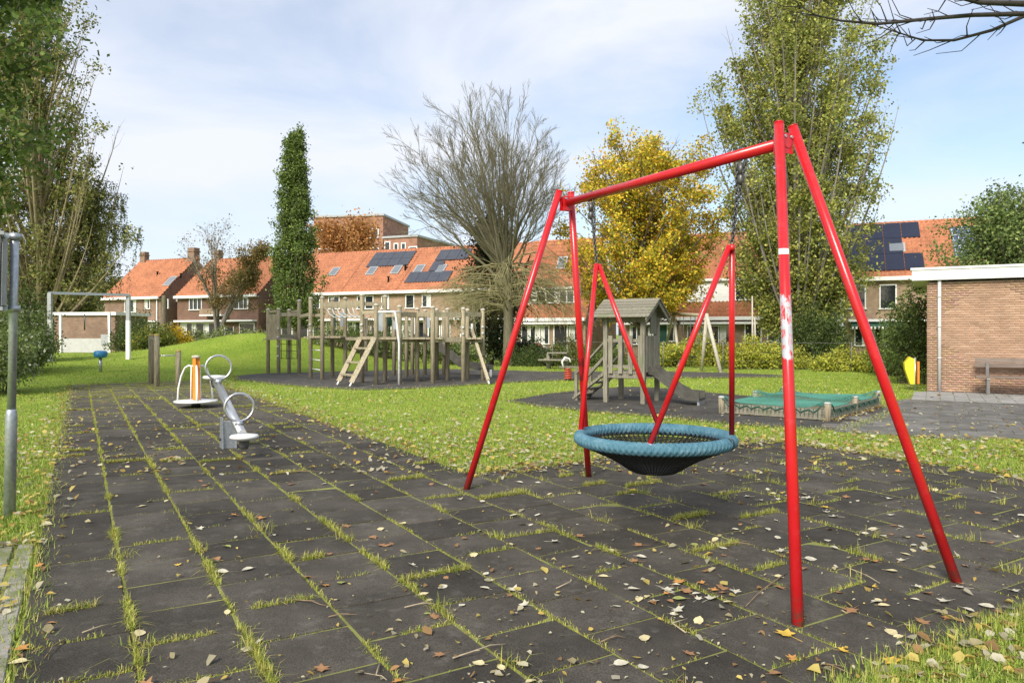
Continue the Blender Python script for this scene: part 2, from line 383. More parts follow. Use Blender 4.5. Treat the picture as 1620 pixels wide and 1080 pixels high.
# square slabs between the sand pit and the brick building
W0 = Vector((11.3, 19.86)); WD = Vector((0.866, -0.5)); WN = Vector((-0.5, -0.866))       # corner of the brick building, along its wall, out of its wall
pv_poly = pp((1300,681),(1420,688),(1620,697),(1900,716),(2100,690),(1800,640),(1640,622),(1470,615),(1412,640),(1395,652))
pav = sheet('slab_pavement', pv_poly, -0.018, M_moss, 0.02)
sl = bpy.data.meshes.new('paving_slab'); mb = MB(); mb.box((0,0,-0.02), (0.49, 0.49, 0.04), None, 0.004); sl.from_pydata(mb.v, [], mb.f); sl.materials.append(mat('dark_slab', (0.125, 0.12, 0.108), 0.9, 0.35, 3, bmp=0.2, objvar=0.2, dirt=((0.24,0.23,0.20), 1.8, 0.58)))
sl2 = bpy.data.meshes.new('paving_slab'); mb = MB(); mb.box((0,0,-0.02), (0.292, 0.292, 0.04), None, 0.004); sl2.from_pydata(mb.v, [], mb.f); sl2.materials.append(M_paver)
WANG = math.atan2(WD.y, WD.x)
cnt = 0
for i in range(-6, 24):
    for j in range(0, 10):
        p = W0 + WD*(0.15+0.3*i) + WN*(0.16+0.3*j)
        if i >= -4+j*0 and in_poly(pv_poly, p.x, p.y):
            o = link('paving_slab', sl2, pav, loc=(p.x, p.y, rnd.uniform(-0.008, -0.002))); o.rotation_euler.z = WANG + rnd.gauss(0, 0.006); cnt += 1
for i in range(-14, 22):
    for j in range(0, 18):
        p = W0 + WD*(0.25+0.5*i+(0.25 if j % 2 else 0)) + WN*(3.10+0.25+0.5*j)
        if in_poly(pv_poly, p.x, p.y) and p.x/p.y < 0.80:
            o = link('paving_slab', sl, pav, loc=(p.x, p.y, rnd.uniform(-0.01, -0.003))); o.rotation_euler.z = WANG + rnd.gauss(0, 0.008); cnt += 1
# concrete flags and edging at the left
flag_poly = [uv(-1.5, -2.4), uv(6.55, -2.4), uv(6.55, B0-0.012), uv(-1.5, B0-0.012)]
fl = sheet('concrete_path', flag_poly, -0.02, M_moss, 0.02)
mb = MB(); mb.box((0,0,-0.02), (0.29, 0.29, 0.04), None, 0.005); fm = bpy.data.meshes.new('flagstone'); fm.from_pydata(mb.v, [], mb.f); fm.materials.append(M_concrete)
for i in range(27):
    for j in range(6):
        x, y = uv(-1.35+0.3*i, B0-0.30-0.3*j); o = link('flagstone', fm, fl, loc=(x, y, rnd.uniform(-0.012, 0.0))); o.rotation_euler = (rnd.gauss(0, .008), rnd.gauss(0, .008), ANG+rnd.gauss(0, .008))
mb = MB(); mb.box((0,0,-0.05), (0.99, 0.10, 0.10), None, 0.008); km = bpy.data.meshes.new('kerb_stone'); km.from_pydata(mb.v, [], mb.f); km.materials.append(M_concrete)
for i in range(8):
    x, y = uv(-1.0+1.0*i, B0-0.075); o = link('kerb_stone', km, fl, loc=(x, y, rnd.uniform(-0.004, 0.006))); o.rotation_euler.z = ANG+rnd.gauss(0, .004)
def bare(x, y):
    """True where no lawn grows"""
    a, b_ = ab(np.asarray(x), np.asarray(y))
    return tile_zone(np.asarray(x), np.asarray(y)) | in_poly(climb_poly, x, y) | in_poly(tower_poly, x, y) | in_poly(pv_poly, x, y) | ((a < 6.55) & (b_ < B0) & (b_ > -2.4))
# ================================================================ BUILDINGS
RD = Vector((0.9157, -0.402)); RB = Vector((0.402, 0.9157)); RP = Vector((0.0, 56.7)); RA = math.atan2(-0.402, 0.9157)
class House:
    def __init__(s, name, label, s0, s1, fwd, He, Hr=9.0, dep=8.4, wall=None, zb=-0.6, group='brick terraced houses behind the lawn'):
        s.s0, s.w, s.He, s.Hr, s.dep, s.fwd = s0, s1-s0, He, Hr, dep, fwd
        o = RP + RD*s0 - RB*fwd; s.o = o
        s.t = thing(name, label, 'house', (o.x, o.y, 0), RA, group)
        wl = wall or M_brick
        w, d = s.w, dep
        mb = MB(); poly = [(0,0,zb), (0,d,zb), (0,d,He), (0,d/2,Hr-0.12), (0,0,He)]
        mb.prism([Vector(p) for p in poly], (0,0,0), (w,0,0)); s.wall = mb.build('wall', wl, s.t)
        s.sl = Vector((0, d/2, Hr-He)); s.sln = s.sl.length; s.sl.normalize(); s.nr = Vector((0, -s.sl.z, s.sl.y))
        s.roof(); mb = MB(); mb.box((w/2, -0.36, He-0.17), (w+0.12, 0.16, 0.24)); mb.box((w/2, -0.2, He-0.27), (w+0.10, 0.38, 0.04)); mb.build('gutter', M_white, s.t)
    def roof(s):
        ov = 0.42; tw, th = 0.26, 0.37; L_ = s.sln+ov; nr_ = int(L_/th); nc = int((s.w+0.2)/tw); sub = 4
        xs = np.linspace(-0.1, s.w+0.1, nc*sub+1); wv = 0.045*np.sin(np.arange(nc*sub+1)/sub*2*np.pi)
        V = []; rj = np.random.default_rng(int(s.s0*10)+999)
        for r in range(nr_):
            for e, lift in ((0, 0.105), (1, 0.012)):
                q = -ov + (r+e)*L_/nr_
                p = np.zeros((len(xs), 3)); base = np.array((0, 0, s.He+0.05)) + q*np.array(s.sl)
                h = lift + wv + np.repeat(rj.normal(0, 0.004, nc+1), sub)[:len(xs)]
                p[:, 0] = xs; p += base + h[:, None]*np.array(s.nr); V.append(p)
        V = np.concatenate(V); n = len(xs); F = []
        for r in range(2*nr_-1):
            i = np.arange(n-1)+r*n; F.append(np.stack([i, i+1, i+n+1, i+n], 1))
        me = npmesh('roof_tiles', V, np.concatenate(F), M_roof); ro = link('roof_tiles', me, s.t); ro['kind'] = 'stuff'; s.ro = ro
        # back slope and ridge tiles
        mb = MB(); mb.prism([Vector((0, s.dep/2+0.02, s.Hr+0.06)), Vector((0, s.dep+0.35, s.He-0.2)), Vector((0, s.dep+0.35, s.He-0.3)), Vector((0, s.dep/2+0.02, s.Hr-0.05))], (-0.1,0,0), (s.w+0.1,0,0)); mb.build('rear_roof', M_roof, s.t)
        mb = MB(); x = -0.1
        while x < s.w+0.05: mb.tube([(x, s.dep/2, s.Hr+0.06), (x+0.36, s.dep/2, s.Hr+0.075)], [0.12, 0.14], 8); x += 0.34
        mb.build('ridge_tiles', M_roof, s.t)['kind'] = 'stuff'
    def ray(s, px, py):
        d = Vector(((px-CX)/FPX, 1, -(py-HY)/FPX)); o = Vector((0-s.o.x, 0-s.o.y, HC))
        lo = Vector((o.x*RD.x+o.y*RD.y, o.x*RB.x+o.y*RB.y, HC)); ld = Vector((d.x*RD.x+d.y*RD.y, d.x*RB.x+d.y*RB.y, d.z)); return lo, ld
    def on_wall(s, px, py, y=0.0):
        o, d = s.ray(px, py); t = (y-o.y)/d.y; p = o+d*t; return p.x, p.z
    def on_roof(s, px, py):
        o, d = s.ray(px, py); p0 = Vector((0, 0, s.He+0.05)); t = (p0-o).dot(s.nr)/d.dot(s.nr); p = o+d*t; return p.x, (p-p0).dot(s.sl)
    def win(s, x0, x1, z0, z1, y=0.0, panes=2, curtain=0.5, parent=None):
        """a window: white frame standing out of the wall, mullions, dark panes"""
        par = parent or s.t; f = 0.075; mb = MB()
        mb.box(((x0+x1)/2, y-0.03, z1-f/2), (x1-x0, 0.10, f)); mb.box(((x0+x1)/2, y-0.05, z0+f/2), (x1-x0+0.12, 0.16, f))
        mb.box((x0+f/2, y-0.03, (z0+z1)/2), (f, 0.096, z1-z0-2*f-0.004)); mb.box((x1-f/2, y-0.03, (z0+z1)/2), (f, 0.096, z1-z0-2*f-0.004))
        for k in range(1, panes): mb.box((x0+(x1-x0)*k/panes, y-0.03, (z0+z1)/2), (0.07, 0.092, z1-z0-2*f-0.004))
        o = mb.build('window', M_white, par)
        if parent is None:
            for k in range(panes):
                a, b_ = x0+(x1-x0)*k/panes+0.03, x0+(x1-x0)*(k+1)/panes-0.03
                MB().box(((a+b_)/2, y-0.004, (z0+z1)/2), (b_-a, 0.012, z1-z0-f)).build('pane', M_glass, o)
                if rnd.random() < curtain:
                    cw = (b_-a)*rnd.uniform(0.25, 0.5); cs = rnd.choice((0, 1)); cx = a+0.04+cw/2 if cs else b_-0.04-cw/2
                    MB().box((cx, y-0.013, (z0+z1)/2), (cw, 0.004, z1-z0-2*f)).build('curtain', M_curtain, o)
        return o
    def winpx(s, x0, y0, x1, y1, **k):
        a, t = s.on_wall(x0, y0); b_, u = s.on_wall(x1, y1); return s.win(a, b_, u, t, **k)
    def slab(s, name, m, x0, x1, q0, q1, h=0.10, th=0.05, parent=None):
        c = Vector(((x0+x1)/2, 0, s.He+0.05)) + s.sl*((q0+q1)/2) + s.nr*(h+th/2)
        M = Matrix((Vector((1,0,0)), s.sl, s.nr)).transposed()
        return MB().box(c, (x1-x0, q1-q0, th), M).build(name, m, parent or s.t)
    def skylight(s, px, py, w_=0.8, h_=1.1):
        x, q = s.on_roof(px, py); f = s.slab('skylight', M_greypaint, x-w_/2, x+w_/2, q-h_/2, q+h_/2, 0.06, 0.10)
        s.slab('pane', M_glasssky, x-w_/2+.09, x+w_/2-.09, q-h_/2+.09, q+h_/2-.09, 0.163, 0.01, f)
    def panels(s, xa, xb, q0, q1, nx_, nq, m, skip=()):
        for i in range(nx_):
            for j in range(nq):
                if (i, j) in skip: continue
                a = xa+(xb-xa)*i/nx_; b_ = xa+(xb-xa)*(i+1)/nx_; c = q0+(q1-q0)*j/nq; d = q0+(q1-q0)*(j+1)/nq
                s.slab('solar_panel', m, a+0.015, b_-0.015, c+0.015, d-0.015, 0.13, 0.04)
    def chimney(s, x, y=None, h=0.9, w_=0.7):
        y = s.dep/2 if y is None else y; mb = MB(); mb.box((x, y, s.Hr-0.3+h/2), (w_, w_*0.8, h+0.9)); mb.box((x, y, s.Hr+0.15+h-0.35), (w_+.12, w_*.8+.12, 0.1))
        o = mb.build('chimney', M_brick, s.t); MB().lathe((x-.1, y, s.Hr+h-0.15), [(0.1,0),(0.09,0.3),(0.07,0.3)], 8).build('chimney_pot', M_roof, o)
    def vent(s, px, py, h=0.5):
        x, q = s.on_roof(px, py); p = Vector((x, 0, s.He+0.05))+s.sl*q; MB().lathe(p, [(0.09,0),(0.07,h*.8),(0.12,h*.8),(0.12,h)], 8).build('vent_pipe', M_black, s.t)
M_glasssky = mat('roof_window_glass', (0.16, 0.18, 0.20), 0.12, 0.1, 1, spec=0.8)
M_soil = mat('soil_brown', (0.08, 0.06, 0.04), 0.95, 0.3, 6)
def ground_floor(h, bands=True, zt=2.75, seed=1, door=True):
    """white canopy board, ground floor windows, a dark door"""
    q = random.Random(seed); w = h.w; x = 0.35
    MB().box((w/2, -0.28, zt), (w-0.3, 0.62, 0.16)).build('canopy', M_white, h.t)
    h.win(0.5, w*0.5, 0.75, zt-0.15, panes=3, curtain=0.7)
    if door:
        d = MB().box((w*0.66, -0.02, 1.05), (0.95, 0.09, 2.15)).build('door', M_greenpl if q.random() < .4 else M_black, h.t)
        mb = MB(); [mb.box((w*0.66+k*0.53, -0.03, 1.08), (0.09, 0.13, 2.3)) for k in (-1, 1)]; mb.build('door_frame', M_white, d)
    h.win(w*0.78, w-0.4, 1.0, zt-0.2, panes=1)
# left house
A = House('terraced_house', 'brown brick house with chimneys at both ends of its bare orange roof', -44.0, -36.2, 1.4, 5.2, 9.1)
for r in ((198,474,216,494), (230,473,238,489), (260,473,267,488)): A.winpx(*r, panes=2 if r[2]-r[0] > 10 else 1)
A.skylight(270, 446, 0.9, 1.4); A.vent(249, 437); A.vent(286, 440); A.chimney(0.5); A.chimney(A.w-0.3, None, 1.0, 0.9); ground_floor(A, seed=1)
MB().tube([(A.w-0.4, -0.12, 5.0), (A.w-0.4, -0.12, -0.4)], 0.05, 8).build('downpipe', M_white, A.t)
B_ = House('terraced_house', 'dark red brick house behind the crown of the half-bare tree', -34.6, -24.6, 0.9, 5.2, 8.9, wall=M_brickdark)
for r in ((300,471.5,320,490.5), (371,471,393.5,489)): B_.winpx(*r, panes=3)
ground_floor(B_, seed=2); B_.vent(396, 444); B_.chimney(0.9)
xb, zb_ = B_.on_wall(327, 499); xc, _ = B_.on_wall(362, 499)
bal = MB().box(((xb+xc)/2, -0.45, zb_), (xc-xb, 0.9, 0.14)).build('balcony', M_white, B_.t); MB().box(((xb+xc)/2, -0.84, zb_+0.35), (xc-xb, 0.05, 0.5)).build('balcony_panel', M_brickbeige, bal)
# gap filler: small set-back link between the left two houses
Lk = House('link_building', 'narrow brick link set back between the two leftmost houses', -36.15, -34.65, -0.8, 5.0, 7.6, wall=M_brickdark)
c_edges = [-23.2, -16.2, -10.6, -5.0, 0.2]
c_lab = ['beige brick terraced house with a lone skylight, partly hidden by the columnar tree', 'beige brick terraced house carrying one dark solar array right under its ridge',
         'beige brick terraced house with stepped solar panels around its skylights', 'beige brick terraced house mostly hidden behind the wide leafless tree']
Cs = []
for i in range(4):
    h = House('terraced_house', c_lab[i], c_edges[i], c_edges[i+1]-0.003, 0.0, 5.2, 9.0, wall=M_brickbeige); Cs.append(h); ground_floor(h, seed=5+i)
def c_at(px): 
    for h in Cs:
        x, _ = h.on_wall(px, 480)
        if 0 <= x <= h.w: return h
    return Cs[-1]
for r in ((433,471,447,491), (497.5,470,507,488), (520,468.7,544,489), (565.5,468,591.5,489), (604,467,616,489), (642,466,656,488), (668,466,682,486)):
    h = c_at((r[0]+r[2])/2); a, t = h.on_wall(r[0], r[1]); b_, u = h.on_wall(r[2], r[3]); a = max(a, 0.1); b_ = min(b_, h.w-0.1); h.win(a, b_, u, t, panes=2 if b_-a > 0.9 else 1)
def roof_at(px, py):
    for h in Cs:
        x, q = h.on_roof(px, py)
        if 0 <= x <= h.w: return h
    return Cs[-1]
for p in ((530,431), (589,430), (628,428), (664,427), (698,427)): roof_at(*p).skylight(*p, 0.85, 1.15)
for p in ((641,428), (614.5,447)): roof_at(*p).vent(*p, 0.55)
h2 = Cs[1]; h2.panels(1.0, 5.3, 3.2, 5.3, 4, 2, M_solarb)
h3 = Cs[2]; h3.panels(0.5, 4.6, 0.72, 2.15, 4, 1, M_solarb); h3.panels(2.2, 3.3, 2.2, 3.6, 1, 1, M_solarb); h3.panels(2.2, 5.3, 3.7, 5.2, 3, 1, M_solarb)
# low-eaved houses with dormers
def dormer(h, x0, x1, z0, z1, panes, side=True):
    y0 = (z0-h.He)/(h.Hr-h.He)*h.dep/2 - 0.05; y1 = (z1-h.He)/(h.Hr-h.He)*h.dep/2 + 0.2
    mb = MB(); mb.prism([Vector((0, y0, z0)), Vector((0, y1, z0)), Vector((0, y1, z1)), Vector((0, y0, z1))], (x0,0,0), (x1,0,0)); d = mb.build('dormer', M_white, h.t)
    MB().box(((x0+x1)/2, (y0+y1)/2-0.12, z1+0.07), (x1-x0+0.3, y1-y0+0.35, 0.16)).build('dormer_roof', M_offwhite, d)
    for (a, b_, n_) in panes:
        h.win(a, b_, z0+0.14, z1-0.12, y=y0, panes=n_, parent=d)
        for k in range(n_):
            p0, p1 = a+(b_-a)*k/n_+0.05, a+(b_-a)*(k+1)/n_-0.05
            MB().box(((p0+p1)/2, y0-0.005, (z0+z1)/2), (p1-p0, 0.012, z1-z0-0.4)).build('pane', M_glass, d)
    return d, y0
D = House('dormer_house', 'low-eaved orange roofed house with white dormer behind the big bare tree', 0.45, 6.1, 0.4, 2.8, 9.0, wall=M_brickbeige)
xa, zt = D.on_wall(846, 456); xb, zb2 = D.on_wall(925, 480)
zt, zb2 = 4.95, 3.75
dormer(D, 0.7, 5.0, zb2, zt, ((1.5, 3.1, 2), (3.4, 4.6, 2)))
D.skylight(890, 417, 0.8, 1.2); ground_floor(D, seed=20, zt=2.35)
E1 = House('dormer_house', 'low-eaved orange roofed house behind the yellow maple', 8.7, 12.85, -0.6, 2.8, 9.0, wall=M_brickbeige)
dormer(E1, 0.8, 3.4, 3.75, 5.0, ((1.1, 3.1, 2),)); ground_floor(E1, seed=21, zt=2.3); E1.chimney(0.5, None, 0.9)
E2 = House('dormer_house', 'low-eaved orange roofed house with wide white boarded dormer behind the wooden swing', 12.853, 20.4, -0.6, 2.8, 9.0, wall=M_brickbeige)
d_, y0 = dormer(E2, 0.3, 5.4, 3.75, 5.3, ((3.7, 5.1, 2),))
for k in range(8): MB().box((2.0, y0-0.012, 3.90+k*0.17), (3.1, 0.03, 0.155)).build('board', M_white, d_)
ground_floor(E2, seed=22, zt=2.3)
# right two-storey house
F1 = House('terraced_house', 'two-storey brick house with navy solar panels beside the brick pavilion', 23.6, 29.6, 0.2, 5.2, 9.0, wall=M_brickbeige)
F1.winpx(1391, 450, 1418.5, 489, panes=1, curtain=0); F1.winpx(1331, 451, 1370, 489, panes=2, curtain=0.2)
xs_ = [F1.on_roof(1352, 418)[0], F1.on_roof(1427, 418)[0]]; q0 = F1.on_roof(1390, 431)[1]; q3 = F1.on_roof(1395, 357)[1]
F1.panels(0.15, 4.5, q0, q3, 4, 3, M_solar, skip=((3, 1),)); F1.skylight(1418, 394, 1.0, 1.0); ground_floor(F1, seed=30, zt=2.4)
aw = MB().prism([Vector((0,-0.05,2.35)), Vector((0,-1.0,2.05)), Vector((0,-1.0,1.95)), Vector((0,-0.05,2.27))], (0.3,0,0), (3.2,0,0)).build('awning', M_greenpl, F1.t)
for k in range(14): MB().box((0.4+k*0.21, -1.02, 1.93), (0.1, 0.02, 0.16)).build('awning_scallop', M_white, aw)
F2 = House('terraced_house', 'brick house with pale-gridded solar panels behind the evergreen tree', 29.603, 36.5, 0.2, 5.2, 9.0, wall=M_brickbeige)
m, n, b = newmat('gridded_solar_glass'); tx = N(n, 'ShaderNodeTexCoord'); tb = N(n, 'ShaderNodeTexBrick'); tb.offset = 0.0
tb.inputs['Color1'].default_value = (0.06, 0.085, 0.15, 1); tb.inputs['Color2'].default_value = (0.05, 0.075, 0.13, 1); tb.inputs['Mortar'].default_value = (0.45, 0.5, 0.55, 1)
tb.inputs['Scale'].default_value = 1; tb.inputs['Brick Width'].default_value = 0.3; tb.inputs['Row Height'].default_value = 0.45; tb.inputs['Mortar Size'].default_value = 0.02
n.links.new(tx.outputs['Object'], tb.inputs[0]); n.links.new(tb.outputs[0], b.inputs['Base Color']); b.inputs['Roughness'].default_value = 0.2
x0, q0 = F2.on_roof(1456, 413); x1, _ = F2.on_roof(1500, 413); _, q1 = F2.on_roof(1465, 364)
F2.panels(max(x0, 0.2), max(x0, 0.2)+2.6, q0, q1, 2, 2, m); F2.win(0.8, 2.4, 3.2, 4.7); F2.win(3.6, 5.6, 3.2, 4.7); ground_floor(F2, seed=31, zt=2.4)
# apartment block far behind
def block(name, label, px0, px1, pyt, d, m, wins, depth=12, side=None):
    p0, p1 = P(px0, pyt, d), P(px1, pyt, d-2); c = (p0+p1)/2; t = thing(name, label, 'apartment block', (c.x, c.y, 0), math.atan2(p1.y-p0.y, p1.x-p0.x)); wd = (p1-p0).length; H = (p0.z+p1.z)/2
    MB().box((0, depth/2, H/2-1), (wd, depth, H+2)).build('wall', m, t); MB().box((0, depth/2, H+0.15), (wd+0.4, depth+0.4, 0.3)).build('roof', M_greypaint, t)
    for (fx, zz, ww, hh) in wins:
        o = MB().box((fx*wd, -0.02, zz), (ww, 0.14, hh)).build('window', M_white, t); MB().box((fx*wd, -0.06, zz), (ww-0.3, 0.1, hh-0.3)).build('pane', M_glass, o)
    return t, wd, H
g_ = [(-0.36+0.18*i, 18.0-2.9*j-1.2, 1.8, 1.5) for i in range(5) for j in range(3)]
block('apartment_block', 'tall red-brown brick apartment block behind the orange autumn tree', 496, 606, 343, 112, M_brickflat, g_)
block('apartment_block', 'lower flat-roofed brick apartment wing right of the orange autumn tree', 607, 660, 376, 108, M_brickflat, [(-0.38, 14.0, 1.0, 2.4), (-0.12, 13.9, 0.8, 2.0), (0.1, 13.9, 0.8, 2.0), (0.38, 13.6, 1.4, 1.4)])
# brick shed behind the small goal
sp = G(88, 556); sp = Vector(((86-CX)/FPX*46, 46, 0.42)); t = thing('brick_shed', 'low flat-roofed brown brick shed behind the white goal', 'shed', sp, R(-8))
MB().box((2.1, 1.6, 1.0), (4.2, 3.2, 2.6)).build('wall', M_brick, t); MB().box((2.1, 1.6, 2.39), (4.5, 3.5, 0.2)).build('roof_edge', M_white, t)
# pavilion at the right, its bricks laid one by one
t = thing('brick_pavilion', 'flat-roofed brown brick pavilion with white fascia and grey downpipe', 'building', (W0.x, W0.y, 0), WANG)
PW, PD, PH = 9.0, 7.0, 2.95
M_mortar = mat('mortar', (0.40, 0.355, 0.30), 0.95, 0.12, 8)
MB().box((PW/2, PD/2, PH/2-0.05), (PW-0.03, PD-0.03, PH+0.1)).build('wall', M_brickbeige, t)
MB().box((PW/2, 0.006, PH/2-0.05), (PW-0.012, 0.012, PH+0.1)).build('mortar_bed', M_mortar, t)
def brick_single(name, base):
    m, n, b = newmat(name)
    oi = N(n, 'ShaderNodeObjectInfo'); at = N(n, 'ShaderNodeAttribute'); at.attribute_name = 'col'
    return m, n, b, oi, at
def bricks_color(r): 
    c = np.array((0.43, 0.27, 0.18))*r.uniform(0.86, 1.12); return c*np.array((1, r.uniform(0.93, 1.05), r.uniform(0.9, 1.08)))
m1, n, b = newmat('laid_brick'); oi = N(n, 'ShaderNodeObjectInfo')
c = ramp(n, oi.outputs['Random'], [(0.0, (0.36,0.22,0.145)), (0.3, (0.41,0.252,0.167)), (0.6, (0.44,0.275,0.185)), (0.85, (0.48,0.31,0.215)), (1.0, (0.40,0.25,0.17))])
c = mixc(n, 1.0, c, ramp(n, noise(n, 1.3, 6, 0.65), [(0.3, 0.75), (0.7, 1.15)]), 'MULTIPLY'); n.links.new(c, b.inputs['Base Color']); b.inputs['Roughness'].default_value = 0.92; bump(n, b, noise(n, 60, 3, .6), 0.3, 0.005)
m2, n, b = newmat('laid_brick_mass'); at = N(n, 'ShaderNodeAttribute'); at.attribute_name = 'col'
c = mixc(n, 1.0, at.outputs['Color'], ramp(n, noise(n, 1.3, 6, 0.65), [(0.3, 0.75), (0.7, 1.15)]), 'MULTIPLY'); n.links.new(c, b.inputs['Base Color']); b.inputs['Roughness'].default_value = 0.92
bw, bh = 0.22, 0.0625; bm_ = bpy.data.meshes.new('brick'); mb = MB(); mb.box((0,0,0), (0.206, 0.03, 0.0505)); bm_.from_pydata(mb.v, [], mb.f); bm_.materials.append(m1)
cand = []; halves = []
for r in range(47):
    for i in range(41):
        x = i*bw + (bw/2 if r % 2 else 0) + 0.11; z = 0.03 + bh*r
        if x < PW-0.1: cand.append((x, z))
    if r % 2: halves.append(0.03+bh*r)
cand.sort(key=lambda p: (p[0] > 2.6, abs(p[0]-1.5) + abs(p[1]-1.7)))
mass = MB(); cols = []
for i, (x, z) in enumerate(cand):
    y = -0.006+rnd.uniform(-0.002, 0.002)
    if i < 290: link('brick', bm_, t, loc=(x, y, z))
    else: mass.box((x, y, z), (0.206, 0.03, 0.0505)); cols.append(bricks_color(rnd))
for z in halves: mass.box((0.053, -0.006, z), (0.096, 0.03, 0.0505)); cols.append(bricks_color(rnd))
me = npmesh('brick_courses', np.array([tuple(v) for v in mass.v]), np.array(mass.f), m2, np.repeat(np.array(cols), 6, 0)); o = link('brick_courses', me, t); o['kind'] = 'stuff'
mb = MB(); mb.box((PW/2-0.1, PD/2, PH+0.19), (PW+0.5, PD+0.4, 0.28)); mb.box((PW/2-0.1, PD/2, PH+0.36), (PW+0.56, PD+0.46, 0.06)); mb.build('roof_fascia', M_offwhite, t)
mb = MB(); mb.tube([(0.30, -0.09, PH+0.04), (0.30, -0.09, 0.0)], 0.045, 10)
for z in (0.9, 1.75, 2.55): mb.tube([(0.30, -0.09, z-0.02), (0.30, -0.09, z+0.02)], 0.052, 10)
mb.build('downpipe', M_greypaint2 if 'M_greypaint2' in globals() else mat('pale_grey_plastic', (0.52,0.52,0.52), 0.5, 0.08, 6), t)
# ================================================================ TREES AND SHRUBS
def leaves(pts, size, cols, rng, droop=0.0, aspect=0.62, flat=0.0):
    """rhombic leaves at pts; cols = list of (weight, rgb)"""
    n = len(pts); pts = np.asarray(pts)
    d = rng.normal(size=(n, 3)); d[:, 2] -= droop; d /= np.linalg.norm(d, axis=1)[:, None]+1e-9
    q = rng.normal(size=(n, 3)); q[:, 2] += flat
    s = np.cross(d, q); s /= np.linalg.norm(s, axis=1)[:, None]+1e-9
    L_ = size*rng.uniform(0.65, 1.3, n)[:, None]; W_ = L_*aspect
    V = np.stack([pts-d*L_*0.5, pts+s*W_*0.5-d*L_*0.08, pts+d*L_*0.5, pts-s*W_*0.5-d*L_*0.08], 1).reshape(-1, 3)
    F = np.arange(4*n).reshape(n, 4)
    wts = np.array([c[0] for c in cols], float); wts /= wts.sum(); ci = rng.choice(len(cols), n, p=wts)
    col = np.array([c[1] for c in cols])[ci]*rng.uniform(0.7, 1.3, (n, 1))
    return V, F, np.clip(col, 0, 1)
class Skel:
    def __init__(s): s.v = []; s.f = []; s.nv = 0
    def tube(s, pts, rad, n):
        pts = np.asarray(pts, float); k = len(pts); d = np.gradient(pts, axis=0); d /= np.linalg.norm(d, axis=1)[:, None]+1e-9
        ref = np.array((0.31, 0.17, 0.93)) if abs(d[0, 2]) < 0.8 else np.array((1.0, 0.1, 0.05))
        a = np.cross(d, ref); a /= np.linalg.norm(a, axis=1)[:, None]+1e-9; b_ = np.cross(d, a)
        t = np.arange(n)*2*np.pi/n; rad = np.asarray(rad)[:, None, None]
        V = pts[:, None, :] + rad*(a[:, None, :]*np.cos(t)[None, :, None]+b_[:, None, :]*np.sin(t)[None, :, None])
        i = np.arange(k-1)[:, None]*n; j = np.arange(n)[None, :]; j2 = (j+1) % n
        F = np.stack([i+j, i+j2, i+n+j2, i+n+j], -1).reshape(-1, 4)+s.nv
        s.v.append(V.reshape(-1, 3)); s.f.append(F); s.nv += k*n
    def build(s, name, m, parent):
        me = npmesh(name, np.concatenate(s.v), np.concatenate(s.f), m); me.polygons.foreach_set('use_smooth', [True]*len(me.polygons)); return link(name, me, parent)
def bez(a, c, b_, k):
    t = np.linspace(0, 1, k)[:, None]; return (1-t)**2*a + 2*t*(1-t)*c + t*t*b_
def crown(base, env, h0, h1, nb, up, rng, trunk_r, trunk_top, twigs=4, twl=0.9, bmin=1.0, bare=0.0, shell=0.5, wob=0.15, tw_up=0.5, thick=1.0):
    """limbs from a trunk to points inside an envelope; returns skeleton, leaf cluster points (local coordinates)"""
    sk = Skel(); P_ = []
    zt = np.linspace(0, trunk_top, 9); wx = np.cumsum(rng.normal(0, wob*0.25, 9)); wy = np.cumsum(rng.normal(0, wob*0.25, 9)); wx -= wx[0]; wy -= wy[0]
    tp = np.stack([wx, wy, zt], 1); tr = trunk_r*(1-0.85*zt/trunk_top); tr[0] *= 1.35; sk.tube(tp, tr, 10)
    def at(z): return np.array((np.interp(z, zt, wx), np.interp(z, zt, wy), z)), np.interp(z, zt, tr)
    for i in range(nb):
        h = h0+(h1-h0)*((i+rng.uniform())/nb); f = shell+(1-shell)*math.sqrt(rng.uniform()) if rng.uniform() < 0.8 else rng.uniform(0.1, 0.6)
        ph = rng.uniform(0, 2*np.pi); r = env(h, ph)*f*rng.uniform(0.86, 1.08)
        tip = np.array((r*math.cos(ph), r*math.sin(ph), h)); hs = np.clip(h-r*up, bmin*rng.uniform(0.8, 1.3), trunk_top*0.97)
        st, rr = at(hs); tip[:2] += st[:2]*0.5
        ct = st*0.35+tip*0.65; ct[2] = st[2]+(tip[2]-st[2])*(0.45 if up > 1 else 0.30) + rng.normal(0, .15); ct[:2] = st[:2]+(tip[:2]-st[:2])*(0.72 if up > 1 else 0.5)+rng.normal(0, wob, 2)
        pts = bez(st, ct, tip, 7); ln = np.linalg.norm(tip-st); r0 = min(rr*0.7, 0.011*ln+0.012)*thick
        sk.tube(pts, np.linspace(r0, 0.006, 7), 5)
        if rng.uniform() < bare: tw = twigs*2; lf = False
        else: tw = twigs; lf = True
        for q in (0.55, 0.68, 0.8, 0.9, 1.0):
            if lf: P_.append(bez(st, ct, tip, 21)[int(q*20)])
        for k_ in range(tw):
            q = rng.uniform(0.3, 0.98); p0 = bez(st, ct, tip, 21)[int(q*20)]; dr = (tip-st)/ln + rng.normal(0, 0.55, 3); dr[2] += tw_up; dr /= np.linalg.norm(dr)
            p1 = p0+dr*twl*rng.uniform(0.5, 1.3); mid = (p0+p1)/2+rng.normal(0, 0.07*twl, 3); sk.tube(np.array((p0, mid, p1)), (0.014*thick, 0.009*thick, 0.004), 3)
            if lf: P_ += [mid, p1]
    return sk, np.array(P_)
